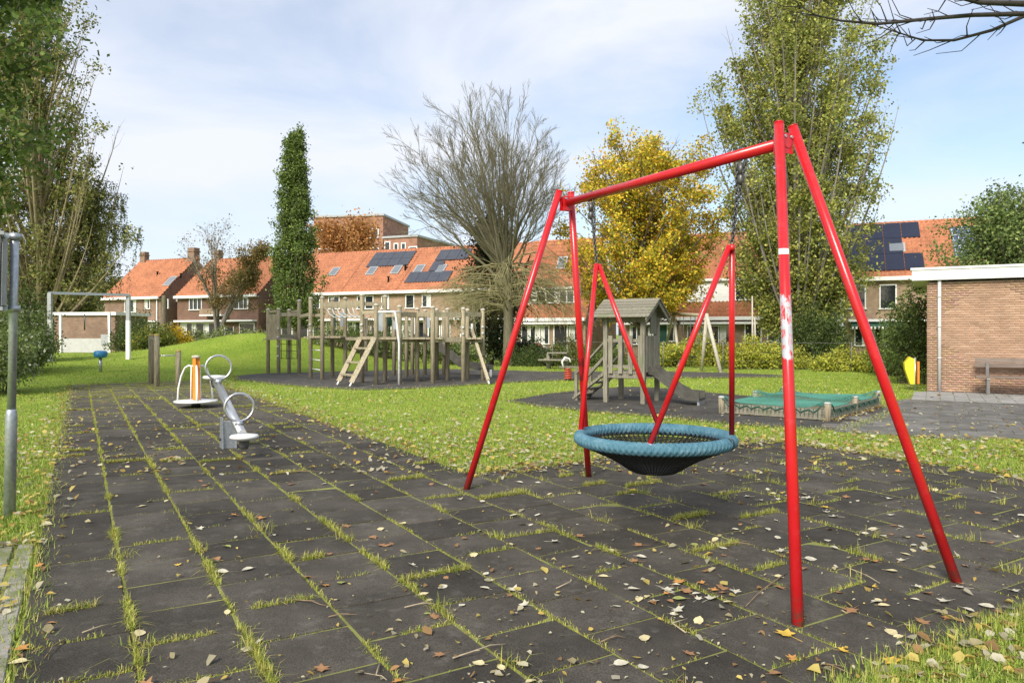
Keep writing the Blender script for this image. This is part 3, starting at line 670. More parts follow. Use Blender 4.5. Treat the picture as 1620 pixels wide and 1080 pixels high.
def tree(name, label, loc, env, h0, h1, nb, up, n_leaf, lsize, cols, seed, trunk_r, trunk_top, sig=0.32, bark=None, droop=0.0, group=None, cat='tree', clump=0.9, **kw):
    rng = np.random.default_rng(seed); loc = Vector(loc); t = thing(name, label, cat, loc, 0, group)
    sk, P_ = crown(loc, env, h0, h1, nb, up, rng, trunk_r, trunk_top, **kw)
    sk.build('trunk', bark or M_bark, t)
    if n_leaf:
        w_ = rng.gamma(clump, 1, len(P_)); idx = rng.choice(len(P_), n_leaf, p=w_/w_.sum())
        pts = P_[idx] + rng.normal(0, 1, (n_leaf, 3))*sig*np.array((1, 1, 0.8))
        V, F, cl = leaves(pts, lsize, cols, rng, droop)
        cv = rng.uniform(0.72, 1.25, len(P_)); cl = np.clip(cl*cv[idx][:, None], 0, 1)
        me = npmesh('crown', V, F, M_leaf, cl); link('crown', me, t)
    return t
def gz(x, y): return float(terr(x, y))
def base(px, d): x = (px-CX)/FPX*d; return (x, d, gz(x, d))
GREEN = [(3, (0.115, 0.15, 0.030)), (3, (0.155, 0.18, 0.036)), (1.2, (0.24, 0.24, 0.05)), (1, (0.07, 0.10, 0.022))]
# tall poplar behind the swing
def env_pop(h, ph): 
    u = h/25.0; return (1.5+3.25*math.sin(min(1, max(0, u))**0.75*math.pi))*(1+0.16*math.sin(3*ph+h*0.9)+0.1*math.sin(h*2.3+ph*2))*(0.55+0.45*min(1, max(0, (h-3.5)/5)))
tree('poplar_tree', 'tall broad poplar with yellowing green leaves behind the red swing frame', base(1262, 37), env_pop, 1.6, 25.5, 370, 2.3, 170000, 0.155,
     [(3, (0.25, 0.285, 0.065)), (3, (0.33, 0.345, 0.085)), (1.6, (0.45, 0.42, 0.10)), (0.8, (0.15, 0.19, 0.045))], 21, 0.42, 24, sig=0.23, bark=M_barkgrey, twigs=6, twl=1.1, bmin=1.2, bare=0.03, shell=0.4, tw_up=0.8, clump=0.75, thick=0.75)
# yellow maple
def env_map(h, ph): u = (h-3.2)/10.2; return (4.9*math.sqrt(max(0.02, 1-(2*u-0.85)**2/1.4)))*(1+0.15*math.sin(2*ph+h)+0.1*math.sin(5*ph-h*1.7))
tree('maple_tree', 'round maple turning golden yellow behind the wooden play tower', base(1018, 41), env_map, 3.6, 12.5, 170, 0.9, 70000, 0.16,
     [(3, (0.72, 0.52, 0.04)), (2.4, (0.58, 0.50, 0.05)), (2.0, (0.33, 0.35, 0.045)), (1.3, (0.62, 0.33, 0.04)), (0.5, (0.2, 0.23, 0.035))], 5, 0.27, 11.3, sig=0.25, twigs=5, twl=1.0, bmin=2.6, bare=0.1, clump=0.6)
# columnar hornbeam
def env_col(h, ph): u = h/12.4; return 1.5*(min(1, (u+0.02)*7)*min(1.0, (1.02-u)*1.35)**0.8+0.08)*(1+0.08*math.sin(4*ph+h*2.1)+0.06*math.sin(h*5+ph))
tree('columnar_tree', 'narrow columnar dark green tree rising behind the climbing frame', base(469, 42), env_col, 1.4, 12.3, 200, 2.6, 50000, 0.13,
     [(3, (0.12, 0.18, 0.042)), (3, (0.17, 0.235, 0.055)), (1.5, (0.24, 0.30, 0.07)), (1, (0.07, 0.11, 0.028))], 8, 0.16, 11.8, sig=0.17, twigs=3, twl=0.35, bmin=1.0, shell=0.62, tw_up=1.0, clump=0.9)
# recursive bare trees
def grow(sk, rng, p, d, ln, r, lev, spec, tips):
    nseg, sides, spread, trop, nch, short, cr = spec[lev]
    pts = [p.copy()]; dd = d.copy(); rr = [r]
    for i in range(nseg):
        dd = dd + rng.normal(0, 0.085, 3); dd[2] += trop/nseg; dd /= np.linalg.norm(dd); pts.append(pts[-1]+dd*ln/nseg); rr.append(r*(1-0.78*(i+1)/nseg))
    sk.tube(np.array(pts), np.maximum(rr, 0.0055), sides); pts = np.array(pts)
    if lev == len(spec)-1: tips.append(pts[-1]); tips.append(pts[len(pts)//2]); return
    for c in range(nch):
        q = 0.22+0.78*(c+rng.uniform())/nch; i = min(nseg-1, int(q*nseg)); f = q*nseg-i; p0 = pts[i]*(1-f)+pts[min(i+1, nseg)]*f
        ax = pts[min(i+1, nseg)]-pts[i]; ax /= np.linalg.norm(ax); a = np.cross(ax, rng.normal(size=3)); a /= np.linalg.norm(a); sp_ = spread*rng.uniform(0.6, 1.25)
        nd = ax*math.cos(sp_)+a*math.sin(sp_); grow(sk, rng, p0, nd, ln*short*rng.uniform(0.65, 1.15)*(1.12-0.45*q), max(0.005, np.interp(q, [0, 1], [rr[0], rr[-1]])*cr), lev+1, spec, tips)
rng2 = np.random.default_rng(44)
bl = Vector(base(803, 38)); t = thing('bare_tree', 'wide leafless tree with fanned twigs standing behind the climbing frame', 'tree', bl)
sk = Skel(); tips = []
trk = np.array([(0,0,-0.1), (0.02,0,0.4), (0.05,0.05,2.5), (0.0,0.1,4.6), (-0.1,0.1,6.2)]); sk.tube(trk, [0.40, 0.27, 0.25, 0.25, 0.20], 12)
sub_spec = [(5, 4, 0.44, 0.16, 7, 0.52, 0.6), (4, 3, 0.40, 0.14, 5, 0.55, 0.6), (2, 3, 0.3, 0.08, 0, 0, 0)]
NL = 46
for i in range(NL):
    cz = 1-(i+0.5)/NL*1.28; ph = i*2.39996; rxy = math.sqrt(max(0, 1-cz*cz)); f = 0.80*rng2.uniform(0.86, 1.05) if i % 4 else 0.5
    tip = np.array((-1.25+5.1*f*rxy*math.cos(ph), 5.1*f*rxy*math.sin(ph), 8.9+5.7*f*cz)); hs = float(np.clip(6.0-1.9*rxy*rng2.uniform(0.4, 1.1), 3.9, 6.1)); st = np.array((-0.02*hs, 0.08, hs))
    ct = st+(tip-st)*0.5+np.array((0, 0, 0.55*rxy-0.2*(cz < 0)))+rng2.normal(0, 0.22, 3); pts = bez(st, ct, tip, 10); pts[2:-1] += rng2.normal(0, 0.05, (7, 3)); ln = np.linalg.norm(tip-st)
    rr = np.linspace(0.022+0.0095*ln, 0.012, 10); sk.tube(pts, rr, 6)
    for c in range(9):
        q = 0.30+0.70*(c+rng2.uniform())/9; k = min(8, int(q*9)); p0 = pts[k]+(pts[k+1]-pts[k])*(q*9-k if k < 8 else 0.9); ax = pts[k+1]-pts[k]; ax /= np.linalg.norm(ax); a = np.cross(ax, rng2.normal(size=3)); a /= np.linalg.norm(a); sp_ = rng2.uniform(0.15, 0.6)
        grow(sk, rng2, p0, ax*math.cos(sp_)+a*math.sin(sp_), rng2.uniform(1.5, 2.5)*(1.15-0.4*q), 0.017, 0, sub_spec, tips)
sk.build('trunk', M_barkolive, t)
sk2 = Skel(); tp2 = []
spd = [(6, 4, 0.55, -0.75, 9, 0.5, 0.6), (4, 3, 0.45, -0.55, 5, 0.5, 0.6), (2, 3, 0.3, -0.2, 0, 0, 0)]
for i in range(62):
    ph = i*2.399; d0 = np.array((math.cos(ph)*0.95, math.sin(ph)*0.95, 0.38)); grow(sk2, rng2, np.array((0.0, 0.05, rng2.uniform(2.9, 5.4))), d0/np.linalg.norm(d0), rng2.uniform(2.8, 4.4), 0.05, 0, spd, tp2)
sk2.build('drooping_branches', mat('olive_twig', (0.27, 0.245, 0.115), 0.9, 0.3, 6), t)
# dark evergreen behind it
def env_hol(h, ph): u = h/8.8; return (3.3*(1-u)**0.75+0.25)*(1+0.15*math.sin(3*ph+2*h))
tree('holly_tree', 'dark evergreen conical tree behind the trunk of the bare tree', base(775, 42.5), env_hol, 0.6, 8.6, 120, 0.5, 20000, 0.15,
     [(3, (0.022, 0.032, 0.012)), (2, (0.04, 0.055, 0.018)), (1, (0.065, 0.075, 0.025))], 12, 0.2, 8.2, sig=0.28, bark=M_barkdark, twigs=3, twl=0.6, bmin=0.5)
# half bare tree on the mound
rng3 = np.random.default_rng(9); x_, y_, z_ = base(343, 46); hb = thing('half_bare_tree', 'half-bare tree with grey limbs and a few brown leaves above the mound', 'tree', (x_, y_, z_-0.2))
sk = Skel(); tips = []; sk.tube(np.array([(0,0,-0.3), (0,0,0.4), (0.05,0,1.4)]), [0.36, 0.27, 0.24], 10)
sp3 = [(6, 6, 0.42, 0.15, 8, 0.38, 0.55), (4, 4, 0.55, 0.05, 6, 0.5, 0.6), (3, 3, 0.5, -0.1, 4, 0.5, 0.6), (2, 3, 0.4, -0.1, 0, 0, 0)]
for d0, l_ in (((-0.06, 0, 1), 6.2), ((0.28, 0.05, 1), 6.2), ((0.6, -.1, 1), 5.8), ((0.12, .35, 1), 5.8), ((0.02, -.3, 1), 5.2)):
    d0 = np.array(d0, float); grow(sk, rng3, np.array((0.03, 0, 1.2)), d0/np.linalg.norm(d0), l_, 0.115, 0, sp3, tips)
sk.build('trunk', M_barkgrey, hb); tips = np.array(tips)
wt = np.clip(0.25+(tips[:, 0])*0.6-(tips[:, 2]-5.5)*0.25, 0.05, 3); idx = rng3.choice(len(tips), 12000, p=wt/wt.sum())
V, F, cl = leaves(tips[idx]+rng3.normal(0, 0.2, (12000, 3)), 0.12, [(2, (0.20, 0.15, 0.05)), (2, (0.13, 0.12, 0.035)), (1, (0.27, 0.17, 0.05))], rng3, 0.6); link('crown', npmesh('crown', V, F, M_leaf, cl), hb)
# orange tree in front of the flats
def env_or(h, ph): return 5.6*math.sqrt(max(0.03, 1-((h-9.5)/6.2)**2))*(1+0.12*math.sin(3*ph+h))
tree('autumn_tree', 'rust orange autumn tree in front of the apartment block', base(548, 88), env_or, 5, 14.6, 120, 0.7, 26000, 0.34,
     [(3, (0.48, 0.23, 0.075)), (2, (0.38, 0.18, 0.06)), (1, (0.54, 0.30, 0.10))], 31, 0.4, 12.5, sig=0.7, twigs=3, twl=1.2, bmin=4)
# --- left side
def env_l(h, ph): return 5.0*math.sqrt(max(0.03, 1-((h-9.5)/5.2)**2))*(1+0.13*math.sin(3*ph+h*1.3)+0.1*math.sin(7*ph))
tree('lime_tree', 'dense green tree leaning in over the left lawn edge', (-15.2, 17.5, Z0), env_l, 4.4, 14.5, 170, 0.5, 60000, 0.165,
     [(3, (0.14, 0.215, 0.05)), (3, (0.20, 0.275, 0.065)), (1.4, (0.30, 0.36, 0.11)), (1, (0.085, 0.14, 0.032))], 3, 0.3, 13, sig=0.25, twigs=5, twl=0.8, bmin=3.2, clump=0.7)
def env_pl(h, ph): u = h/24.0; return (1.6+3.3*math.sin(min(1, max(0, u))**0.7*math.pi))*(1+0.2*math.sin(3*ph+h*1.1)+0.15*math.sin(h*2+ph))
tree('poplar_tree', 'sparse upswept poplar with bare broom-like twigs behind the signpost', base(62, 48), env_pl, 2.0, 23.5, 270, 2.4, 52000, 0.20,
     [(3, (0.20, 0.22, 0.055)), (2, (0.28, 0.275, 0.075)), (1.4, (0.12, 0.16, 0.04)), (1, (0.34, 0.30, 0.11))], 77, 0.4, 23, sig=0.3, bark=mat('tan_twig_bark', (0.30, 0.245, 0.145), .9, .3, 6), twigs=9, twl=1.3, bmin=0.8, bare=0.35, tw_up=1.1, clump=0.5, thick=1.0)
# weeping birch
x_, y_, z_ = base(120, 50); bt = thing('birch_tree', 'weeping birch with white trunk and hanging leaf strands behind the goal', 'tree', (x_, y_, z_)); rngb = np.random.default_rng(19); sk = Skel(); skb = Skel(); LP = []
zt = np.linspace(-0.1, 12.2, 10); tp = np.stack([0.02*zt+0.1*np.sin(zt), 0.05*np.sin(zt*1.3), zt], 1); sk.tube(tp, np.linspace(0.2, 0.03, 10), 9)
for i in range(64):
    hs = rngb.uniform(4.6, 11.8); ph = rngb.uniform(0, 6.283); st = np.array((np.interp(hs, zt, tp[:, 0]), 0, hs)); out_ = rngb.uniform(1.2, 3.9)*math.sqrt(max(0.15, 1-((hs-7)/7)**2)); tip = st+np.array((math.cos(ph)*out_, math.sin(ph)*out_, rngb.uniform(0.2, 1.1)))
    pts = bez(st, (st+tip)/2+np.array((0, 0, 0.7)), tip, 7); skb.tube(pts, np.linspace(0.035, 0.01, 7), 4)
    for k_ in range(9):
        p0 = bez(st, (st+tip)/2+np.array((0, 0, 0.7)), tip, 21)[rngb.integers(7, 21)]; ln = rngb.uniform(0.8, 2.6); sw = rngb.normal(0, 0.2, 2)
        q = np.array([p0+np.array((sw[0]*f, sw[1]*f, -ln*f*f*0.6-ln*f*0.4)) for f in (0, .3, .6, 1)]); skb.tube(q, (0.008, 0.006, 0.004, 0.003), 3)
        for f in np.linspace(0.05, 1, 9): LP.append(np.array((p0[0]+sw[0]*f, p0[1]+sw[1]*f, p0[2]-ln*f*f*0.6-ln*f*0.4)))
sk.build('trunk', M_birch, bt); skb.build('branches', M_barkdark, bt); LP = np.array(LP); idx = rngb.integers(0, len(LP), 30000)
V, F, cl = leaves(LP[idx]+rngb.normal(0, 0.09, (30000, 3)), 0.13, [(3, (0.18, 0.20, 0.05)), (2, (0.27, 0.26, 0.065)), (1.5, (0.11, 0.135, 0.035))], rngb, 1.2); link('crown', npmesh('crown', V, F, M_leaf, cl), bt)
# evergreen behind the pavilion
def env_ev(h, ph): return (3.2*max(0.03, 1-max(0, (h-2.6))/4.4)**0.62)*(1+0.17*math.sin(3*ph+h*1.5)+0.1*math.sin(6*ph))
tree('holm_oak_tree', 'bushy evergreen tree rising behind the pavilion roof', (18.3, 27.0, Z0), env_ev, 1.0, 6.5, 160, 0.9, 44000, 0.115,
     [(3, (0.12, 0.18, 0.05)), (3, (0.18, 0.24, 0.065)), (1.4, (0.27, 0.33, 0.10)), (1, (0.07, 0.11, 0.03))], 17, 0.2, 5.9, sig=0.26, twigs=4, twl=0.7, bmin=0.8, tw_up=0.8, clump=0.7)
tree('hedgerow_tree', 'green leafy tree poking out beyond the evergreen at the pavilion', (22.0, 27.5, Z0), lambda h, ph: 2.6*math.sqrt(max(.04, 1-((h-6)/3.2)**2))*(1+.15*math.sin(4*ph)), 3, 9.0, 70, 0.7, 14000, 0.13, GREEN, 61, 0.18, 8, sig=0.3, twigs=4, twl=0.7, bmin=2)
tree('field_tree', 'small yellow-green tree far beyond the left house', base(172, 92), lambda h, ph: 3.6*math.sqrt(max(.04, 1-((h-4.6)/3.6)**2))*(1+.15*math.sin(4*ph)), 1.5, 8.0, 60, 0.7, 9000, 0.3, [(2, (0.16, 0.17, 0.04)), (2, (0.25, 0.22, 0.05))], 62, 0.18, 7, sig=0.5, twigs=3, twl=0.8, bmin=1)
# --- shrubs: leaf masses on short stems
def shrub(name, label, loc, rx, ry, h, n, lsize, cols, seed, sig=0.14, cat='shrub', group=None, flowers=None):
    rng = np.random.default_rng(seed); t = thing(name, label, cat, loc, 0, group); sk = Skel(); P_ = []
    k = max(14, int(22*rx*ry**0.5*h))
    for i in range(k):
        ph = rng.uniform(0, 6.283); f = math.sqrt(rng.uniform()); x0, y0 = rx*0.55*f*math.cos(ph), ry*0.55*f*math.sin(ph)
        g_ = rng.uniform(0.35, 1.0); x1, y1 = rx*f*math.cos(ph)*1.05, ry*f*math.sin(ph)*1.05; z1 = h*(1-0.55*f*f)*g_*rng.uniform(0.85, 1.12)
        a, b_ = np.array((x0, y0, 0.0)), np.array((x1, y1, z1)); c_ = np.array((x0, y0, z1*0.7)); pts = bez(a, c_, b_, 5); sk.tube(pts, np.linspace(0.014, 0.004, 5), 3)
        P_ += [pts[2], pts[3], pts[4], pts[4]+rng.normal(0, .12, 3), pts[4]+rng.normal(0, .15, 3)]
    sk.build('stems', M_barkolive, t); P_ = np.array(P_); cv = rng.uniform(0.7, 1.25, len(P_)); idx = rng.integers(0, len(P_), n)
    pts = P_[idx]+rng.normal(0, sig, (n, 3)); pts[:, 2] = np.abs(pts[:, 2])
    V, F, cl = leaves(pts, lsize, cols, rng); link('foliage', npmesh('foliage', V, F, M_leaf, np.clip(cl*cv[idx][:, None], 0, 1)), t)
    if flowers:
        nf, fc, fs = flowers; pt = P_[rng.integers(0, len(P_), nf)]*np.array((1.08, 1.08, 1.04))+rng.normal(0, 0.08, (nf, 3)); V, F, cl = leaves(pt, fs, [(1, fc)], rng, 0, 0.9); link('flowers', npmesh('flowers', V, F, M_leaf, cl), t)['kind'] = 'stuff'
    return t
YG = [(3, (0.46, 0.46, 0.065)), (2.5, (0.35, 0.39, 0.06)), (1.2, (0.55, 0.48, 0.08)), (1, (0.18, 0.23, 0.04))]
MG = [(3, (0.12, 0.17, 0.04)), (2, (0.17, 0.22, 0.05)), (1, (0.07, 0.11, 0.027))]
DG = [(3, (0.06, 0.095, 0.026)), (2, (0.10, 0.14, 0.038)), (1, (0.145, 0.185, 0.045))]
PG = [(3, (0.19, 0.255, 0.07)), (2, (0.27, 0.32, 0.10)), (1.5, (0.11, 0.16, 0.04)), (0.5, (0.5, 0.5, 0.36))]
def sb(px, py, d=None): 
    p = G(px, py) if d is None else Vector(base(px, d)); return (p.x, p.y, p.z)
shrub('flowering_shrub', 'pale flowering shrub behind the grey signpost', base(-25, 19), 1.35, 1.6, 2.0, 14000, 0.085, PG, 101, flowers=(900, (0.6, 0.6, 0.5), 0.05))
shrub('flowering_shrub', 'leafy white-flowered shrub beside the left goalpost', base(28, 25), 1.0, 1.6, 2.2, 12000, 0.085, PG, 102, flowers=(900, (0.6, 0.6, 0.5), 0.05))
shrub('tall_shrub', 'tall light green shrub under the sparse poplar', base(92, 50.5), 2.3, 1.7, 7.6, 18000, 0.16, [(3, (0.16, 0.20, 0.03)), (2, (0.24, 0.26, 0.04)), (1, (0.09, 0.12, 0.025))], 103, 0.25)
shrub('dark_shrub', 'dark green shrub mass behind the signpost hedge', base(8, 29), 1.4, 1.6, 3.4, 14000, 0.11, DG, 104, 0.2)
shrub('garden_shrub', 'dark green garden shrub between the goal and the tree stump', base(218, 42), 1.5, 1.3, 2.1, 9000, 0.10, DG, 105)
shrub('garden_shrub', 'low green garden shrub with yellow tips left of the forsythia', base(240, 41), 1.3, 1.2, 1.5, 7000, 0.10, MG+[(1.2, (0.40, 0.33, 0.03))], 106)
shrub('yellow_shrub', 'bright yellow autumn shrub at the foot of the stump', base(270, 42.5), 1.1, 1.0, 1.5, 7000, 0.10, [(3, (0.62, 0.42, 0.02)), (2, (0.5, 0.36, 0.03)), (0.7, (0.22, 0.24, 0.03))], 107)
for i, (px, lab) in enumerate(((312, 'white-flowered green shrub right of the yellow shrub'), (352, 'white-flowered green shrub under the half-bare tree'), (396, 'white-flowered green shrub before the dark brick corner'))):
    shrub('hedge_shrub', lab, base(px, 44.5), 1.7, 0.9, 1.35, 7000, 0.09, PG, 110+i, flowers=(500, (0.62, 0.6, 0.52), 0.07))
for i, (px, lab) in enumerate(((532, 'green hedge bush behind the rope bridge'), (585, 'green hedge bush behind the climbing ladder'), (636, 'green hedge bush behind the bent steel pole'), (688, 'green hedge bush behind the frame slide'), (735, 'green hedge bush behind the slide exit'))):
    shrub('hedge_bush', lab, base(px, 36.5), 1.25, 0.8, 1.45, 6000, 0.085, MG if i % 2 else PG, 120+i, flowers=(140, (0.6, 0.58, 0.5), 0.06))
shrub('hedge_bush', 'wide dark hedge bush in front of the silver car', base(838, 36.2), 1.35, 0.8, 1.15, 8000, 0.075, DG, 130)
shrub('hedge_bush', 'brownish green hedge bush right of the silver car', base(900, 36.2), 1.0, 0.8, 1.5, 7000, 0.08, MG+[(1.2, (0.22, 0.13, 0.05))], 131)
shrub('hedge_bush', 'green hedge bush behind the play tower', base(955, 35.5), 1.2, 0.8, 1.2, 7000, 0.08, MG, 132)
for i, (px, d, lab, rx, h_) in enumerate(((1058, 35, 'yellow-green bush at the left legs of the wooden swing', 0.75, 1.25), (1103, 36, 'golden bush behind the wooden swing seats', 1.1, 1.7), (1185, 33.2, 'bright yellow-green bush right of the wooden swing', 1.3, 1.35), (1240, 32.8, 'bright yellow-green bush at the foot of the tall poplar', 1.1, 1.2), (1330, 31.0, 'low yellow-green bush before the wire fence post', 1.0, 0.95), (1383, 30.2, 'low yellowish bush left of the yellow bin', 0.9, 0.85))):
    shrub('yellow_green_bush', lab, base(px, d), rx, 0.8, h_, 7500, 0.10, YG, 140+i)
shrub('dark_bush', 'dark green bush under the tall poplar trunk', base(1290, 34), 1.6, 1.0, 2.9, 12000, 0.10, DG, 150, 0.2)
shrub('dark_bush', 'rounded dark green bush behind the yellow bin', base(1425, 27.5), 1.05, 1.0, 2.15, 13000, 0.07, MG, 151)
shrub('climbing_shrub', 'leafy climber at the pavilion corner behind the bin', (12.7, 23.2, Z0), 0.75, 0.7, 3.4, 6000, 0.09, DG+MG, 152)
shrub('brown_bush', 'reddish brown bush behind the wooden swing legs', base(1135, 36), 0.7, 0.6, 1.3, 3500, 0.09, [(2, (0.2, 0.1, 0.04)), (2, (0.16, 0.13, 0.04))], 153)
# ivy stump
x_, y_, z_ = base(257, 44); t = thing('tree_stump', 'tall cut tree stump with a broken side limb left of the mound', 'stump', (x_, y_, z_-0.2)); sk = Skel()
sk.tube(np.array([(0,0,-0.1), (0.05,0,1.0), (0.1,0,2.2), (0.12,0,3.6)]), [0.30, 0.24, 0.18, 0.15], 9); sk.tube(np.array([(0.08,0,1.0), (0.5,0,1.7), (0.62,0,2.0)]), [0.17, 0.13, 0.11], 7); sk.build('trunk', M_bark, t)
# staked saplings
for k, (px, lab) in enumerate(((1190, 'thin sapling trunk behind the yellow-green bushes'), (1194, 'thin wooden stake beside the sapling'))):
    bx, by, bz = base(px, 35); mb = MB(); mb.tube([(0,0,0), (0.02,0,1.6), (0.0,0,3.4-k*1.0)], [0.06, 0.05, 0.03], 7); o = mb.build('sapling' if k == 0 else 'stake', M_woodcap); o.location = (bx, by, bz); tag(o, lab, 'sapling' if k == 0 else 'stake')
# overhanging branches of a tree right of the frame
ot = thing('overhanging_tree', 'leafless dark branches reaching in overhead from the right', 'tree', (8.6, 9.4, Z0)); rngo = np.random.default_rng(6)
sk = Skel(); lim = np.array((8.5, 9.2, 6.2)); L0 = np.array((8.6, 9.4, Z0))
sk.tube(np.array([(0,0,-0.1), (0,0,0.5), (-0.05,0,3), (-0.1,-0.1,6.4), (0.1,0,9.0)]), [0.3, 0.23, 0.2, 0.15, 0.08], 10)
def offs(px, py, d): return np.array(P(px, py, d))-L0
b1 = [lim-L0-np.array((0,0,1.0)), offs(1720,12,8.6), offs(1620,22,8.5), offs(1540,24,8.4), offs(1470,30,8.4), offs(1390,38,8.3), offs(1330,33,8.3), offs(1290,24,8.2), offs(1262,8,8.2)]
b2 = [lim-L0-np.array((0,0,1.6)), offs(1700,0,8.8), offs(1620,26,8.7), offs(1570,48,8.6), offs(1510,64,8.6), offs(1460,64,8.6), offs(1415,50,8.5), offs(1375,38,8.5)]
b3 = [lim-L0-np.array((0,0,0.6)), offs(1700,6,8.2), offs(1620,6,8.2), offs(1550,4,8.2), offs(1480,-14,8.3), offs(1400,-40,8.5)]
for bb, r0, r1 in ((b1, 0.050, 0.006), (b2, 0.042, 0.005), (b3, 0.07, 0.015)):
    bb = np.array(bb); sk.tube(bb, np.linspace(r0, r1, len(bb))*np.array([1.6, 1]+[0.75]*(len(bb)-2)), 7)
    for k in range(26):
        i = rngo.integers(1, len(bb)-1); f = rngo.uniform(); p0 = bb[i]*(1-f)+bb[i+1]*f; ax = (bb[i+1]-bb[i]); ax /= np.linalg.norm(ax); d0 = ax*0.9+rngo.normal(0, 0.55, 3)*np.array((.6, 1, 1)); d0 /= np.linalg.norm(d0); ln = rngo.uniform(0.12, 0.5)
        sk.tube(np.array((p0, p0+d0*ln*0.5+rngo.normal(0, .02, 3), p0+d0*ln+rngo.normal(0, .04, 3)+np.array((0, 0, 0.05)))), (0.009, 0.006, 0.004), 4)
sk.build('trunk', M_barkdark, ot)
# ================================================================ PLAYGROUND
def V3(*a): return Vector(a)
# ---- signpost at the left edge
p = G(15, 818); t = thing('signpost', 'galvanised signpost with a sign board seen from its edge at the lawn corner', 'sign', p); t.rotation_euler = (0, R(1.1), 0)
mb = MB(); mb.lathe((0,0,-0.1), [(0.046,0), (0.046,0.97), (0.038,1.02), (0.034,1.03)], 16); mb.build('sleeve', M_galv, t)
MB().lathe((0.0,0,0.9), [(0.033,0), (0.033,1.54), (0.02,1.55)], 16).build('pole', M_galv, t)
a = R(123); M = Euler((0, 0, a)).to_matrix(); pq = Vector((-0.83, -0.56, 0))
pn = MB().box(pq*0.106+V3(0,0,2.10), (0.66, 0.022, 0.68), M).build('sign_board', M_offwhite, t)
mb = MB()
for z in (2.41, 1.79): mb.box(pq*0.081+V3(0,0,z), (0.66, 0.03, 0.03), M)
mb.box(pq*0.064+V3(0,0,2.1), (0.30, 0.026, 0.56), M); mb.build('rear_rail', M_greypaint, pn)
for z in (2.42, 1.80): MB().lathe((0.004, 0, z-0.03), [(0.036,0), (0.046,0), (0.046,0.055), (0.036,0.055)], 16).build('clamp', M_galv, t); MB().beam(pq*0.03+V3(0,0,z), pq*0.10+V3(0,0,z), 0.03, 0.045).build('bracket', M_galv, t)
# ---- tall frame and small goal on the left lawn
gl, gr = G(79, 572), G(203, 568); d = (gl.y+gr.y)/2; topz = P(140, 465, d).z
t = thing('goal_frame', 'tall steel frame with half-white posts on the left lawn', 'goal', gl); ax = Vector((gr.x-gl.x, gr.y-gl.y, 0)); H = topz-gl.z
for k in (0, 1):
    b0 = ax*k; MB().box(b0+V3(0,0,H*0.30), (0.16, 0.13, H*0.62)).build('post', M_white, t); MB().box(b0+V3(0,0,H*0.61+H*0.195), (0.15, 0.12, H*0.39)).build('post_top', M_greypaint, t)
MB().beam(V3(-0.08,0,H), ax+V3(0.08,0,H), 0.10, 0.10).build('crossbar', M_galv, t)
gl, gr = Vector(base(96, 41.5)), Vector(base(174, 41.5)); topz = P(130, 494, (gl.y+gr.y)/2).z; H = topz-gl.z; t = thing('goal_frame', 'small white goal with a solid lower board in front of the shed', 'goal', gl); ax = Vector((gr.x-gl.x, gr.y-gl.y, 0))
for k in (0, 1): MB().beam(ax*k+V3(0,0,0), ax*k+V3(-0.05*k,0.0,H), 0.12, 0.12, (0,1,0)).build('post', M_white, t)
MB().beam(V3(0,0,H-.05), ax+V3(0,0,H-.05), 0.11, 0.11).build('crossbar', M_white, t); MB().beam(V3(0.05,0.05,0.42), ax+V3(-.05,0.05,0.42), 0.05, 0.8).build('lower_board', mat('pale_grey_board', (.46,.46,.45), .6, .1, 5), t)
MB().tube([ax*0.48+V3(0,0.02,H-.1), ax*0.48+V3(0,0.02,1.3)], 0.035, 6).build('hanging_rod', M_chain, t)
MB().beam(ax*0.82+V3(0,-.02,0.75), ax*0.98+V3(0,-.02,0.75), 0.02, 0.6).build('notice', M_greypaint, t)
# ---- blue rocker on a post
p = G(159, 588); t = thing('blue_rocker', 'small blue seat on a single grey post in the lawn', 'play equipment', p); s = p.y/26
MB().tube([(0,0,-0.05), (0,0,0.55)], 0.055, 10).build('post', M_galv, t)
MB().lathe((0,0,0.50), [(0.05,0), (0.20,0.03), (0.23,0.13), (0.20,0.24), (0.15,0.26), (0.10,0.21)], 20).build('seat', M_blueseat, t); MB().tube([(-0.24,0,0.68), (0.24,0,0.68)], 0.03, 8).build('handle', M_blueseat, t)
# ---- chin-up posts
M_post2 = M_wood
p1, p2, p3 = V3(*G(239, 608)[:2], 0), V3(*G(248, 612)[:2], 0), V3(*G(282, 611)[:2], 0); t = thing('exercise_bar', 'three timber posts with yellow tops joined by steel exercise bars', 'play equipment', p2)
for q, H in ((p1, 1.50), (p2, 1.50), (p3, 1.02)):
    o = MB().lathe(q-p2, [(0.078,-.1), (0.078,H-0.02), (0.07,H)], 14).build('post', M_wood, t); MB().lathe(q-p2+V3(0,0,H), [(0.082,0), (0.075,0.035), (0.03,0.05)], 12).build('cap', mat('ochre_cap', (0.55,0.40,0.10), .6, .1, 8), o)
MB().tube([V3(0,0,0.90), p3-p2+V3(0,0,0.90)], 0.02, 8).build('bar', M_steel, t); MB().tube([p1-p2+V3(0,0,1.38), V3(0,0,1.38)], 0.02, 8).build('bar', M_steel, t)
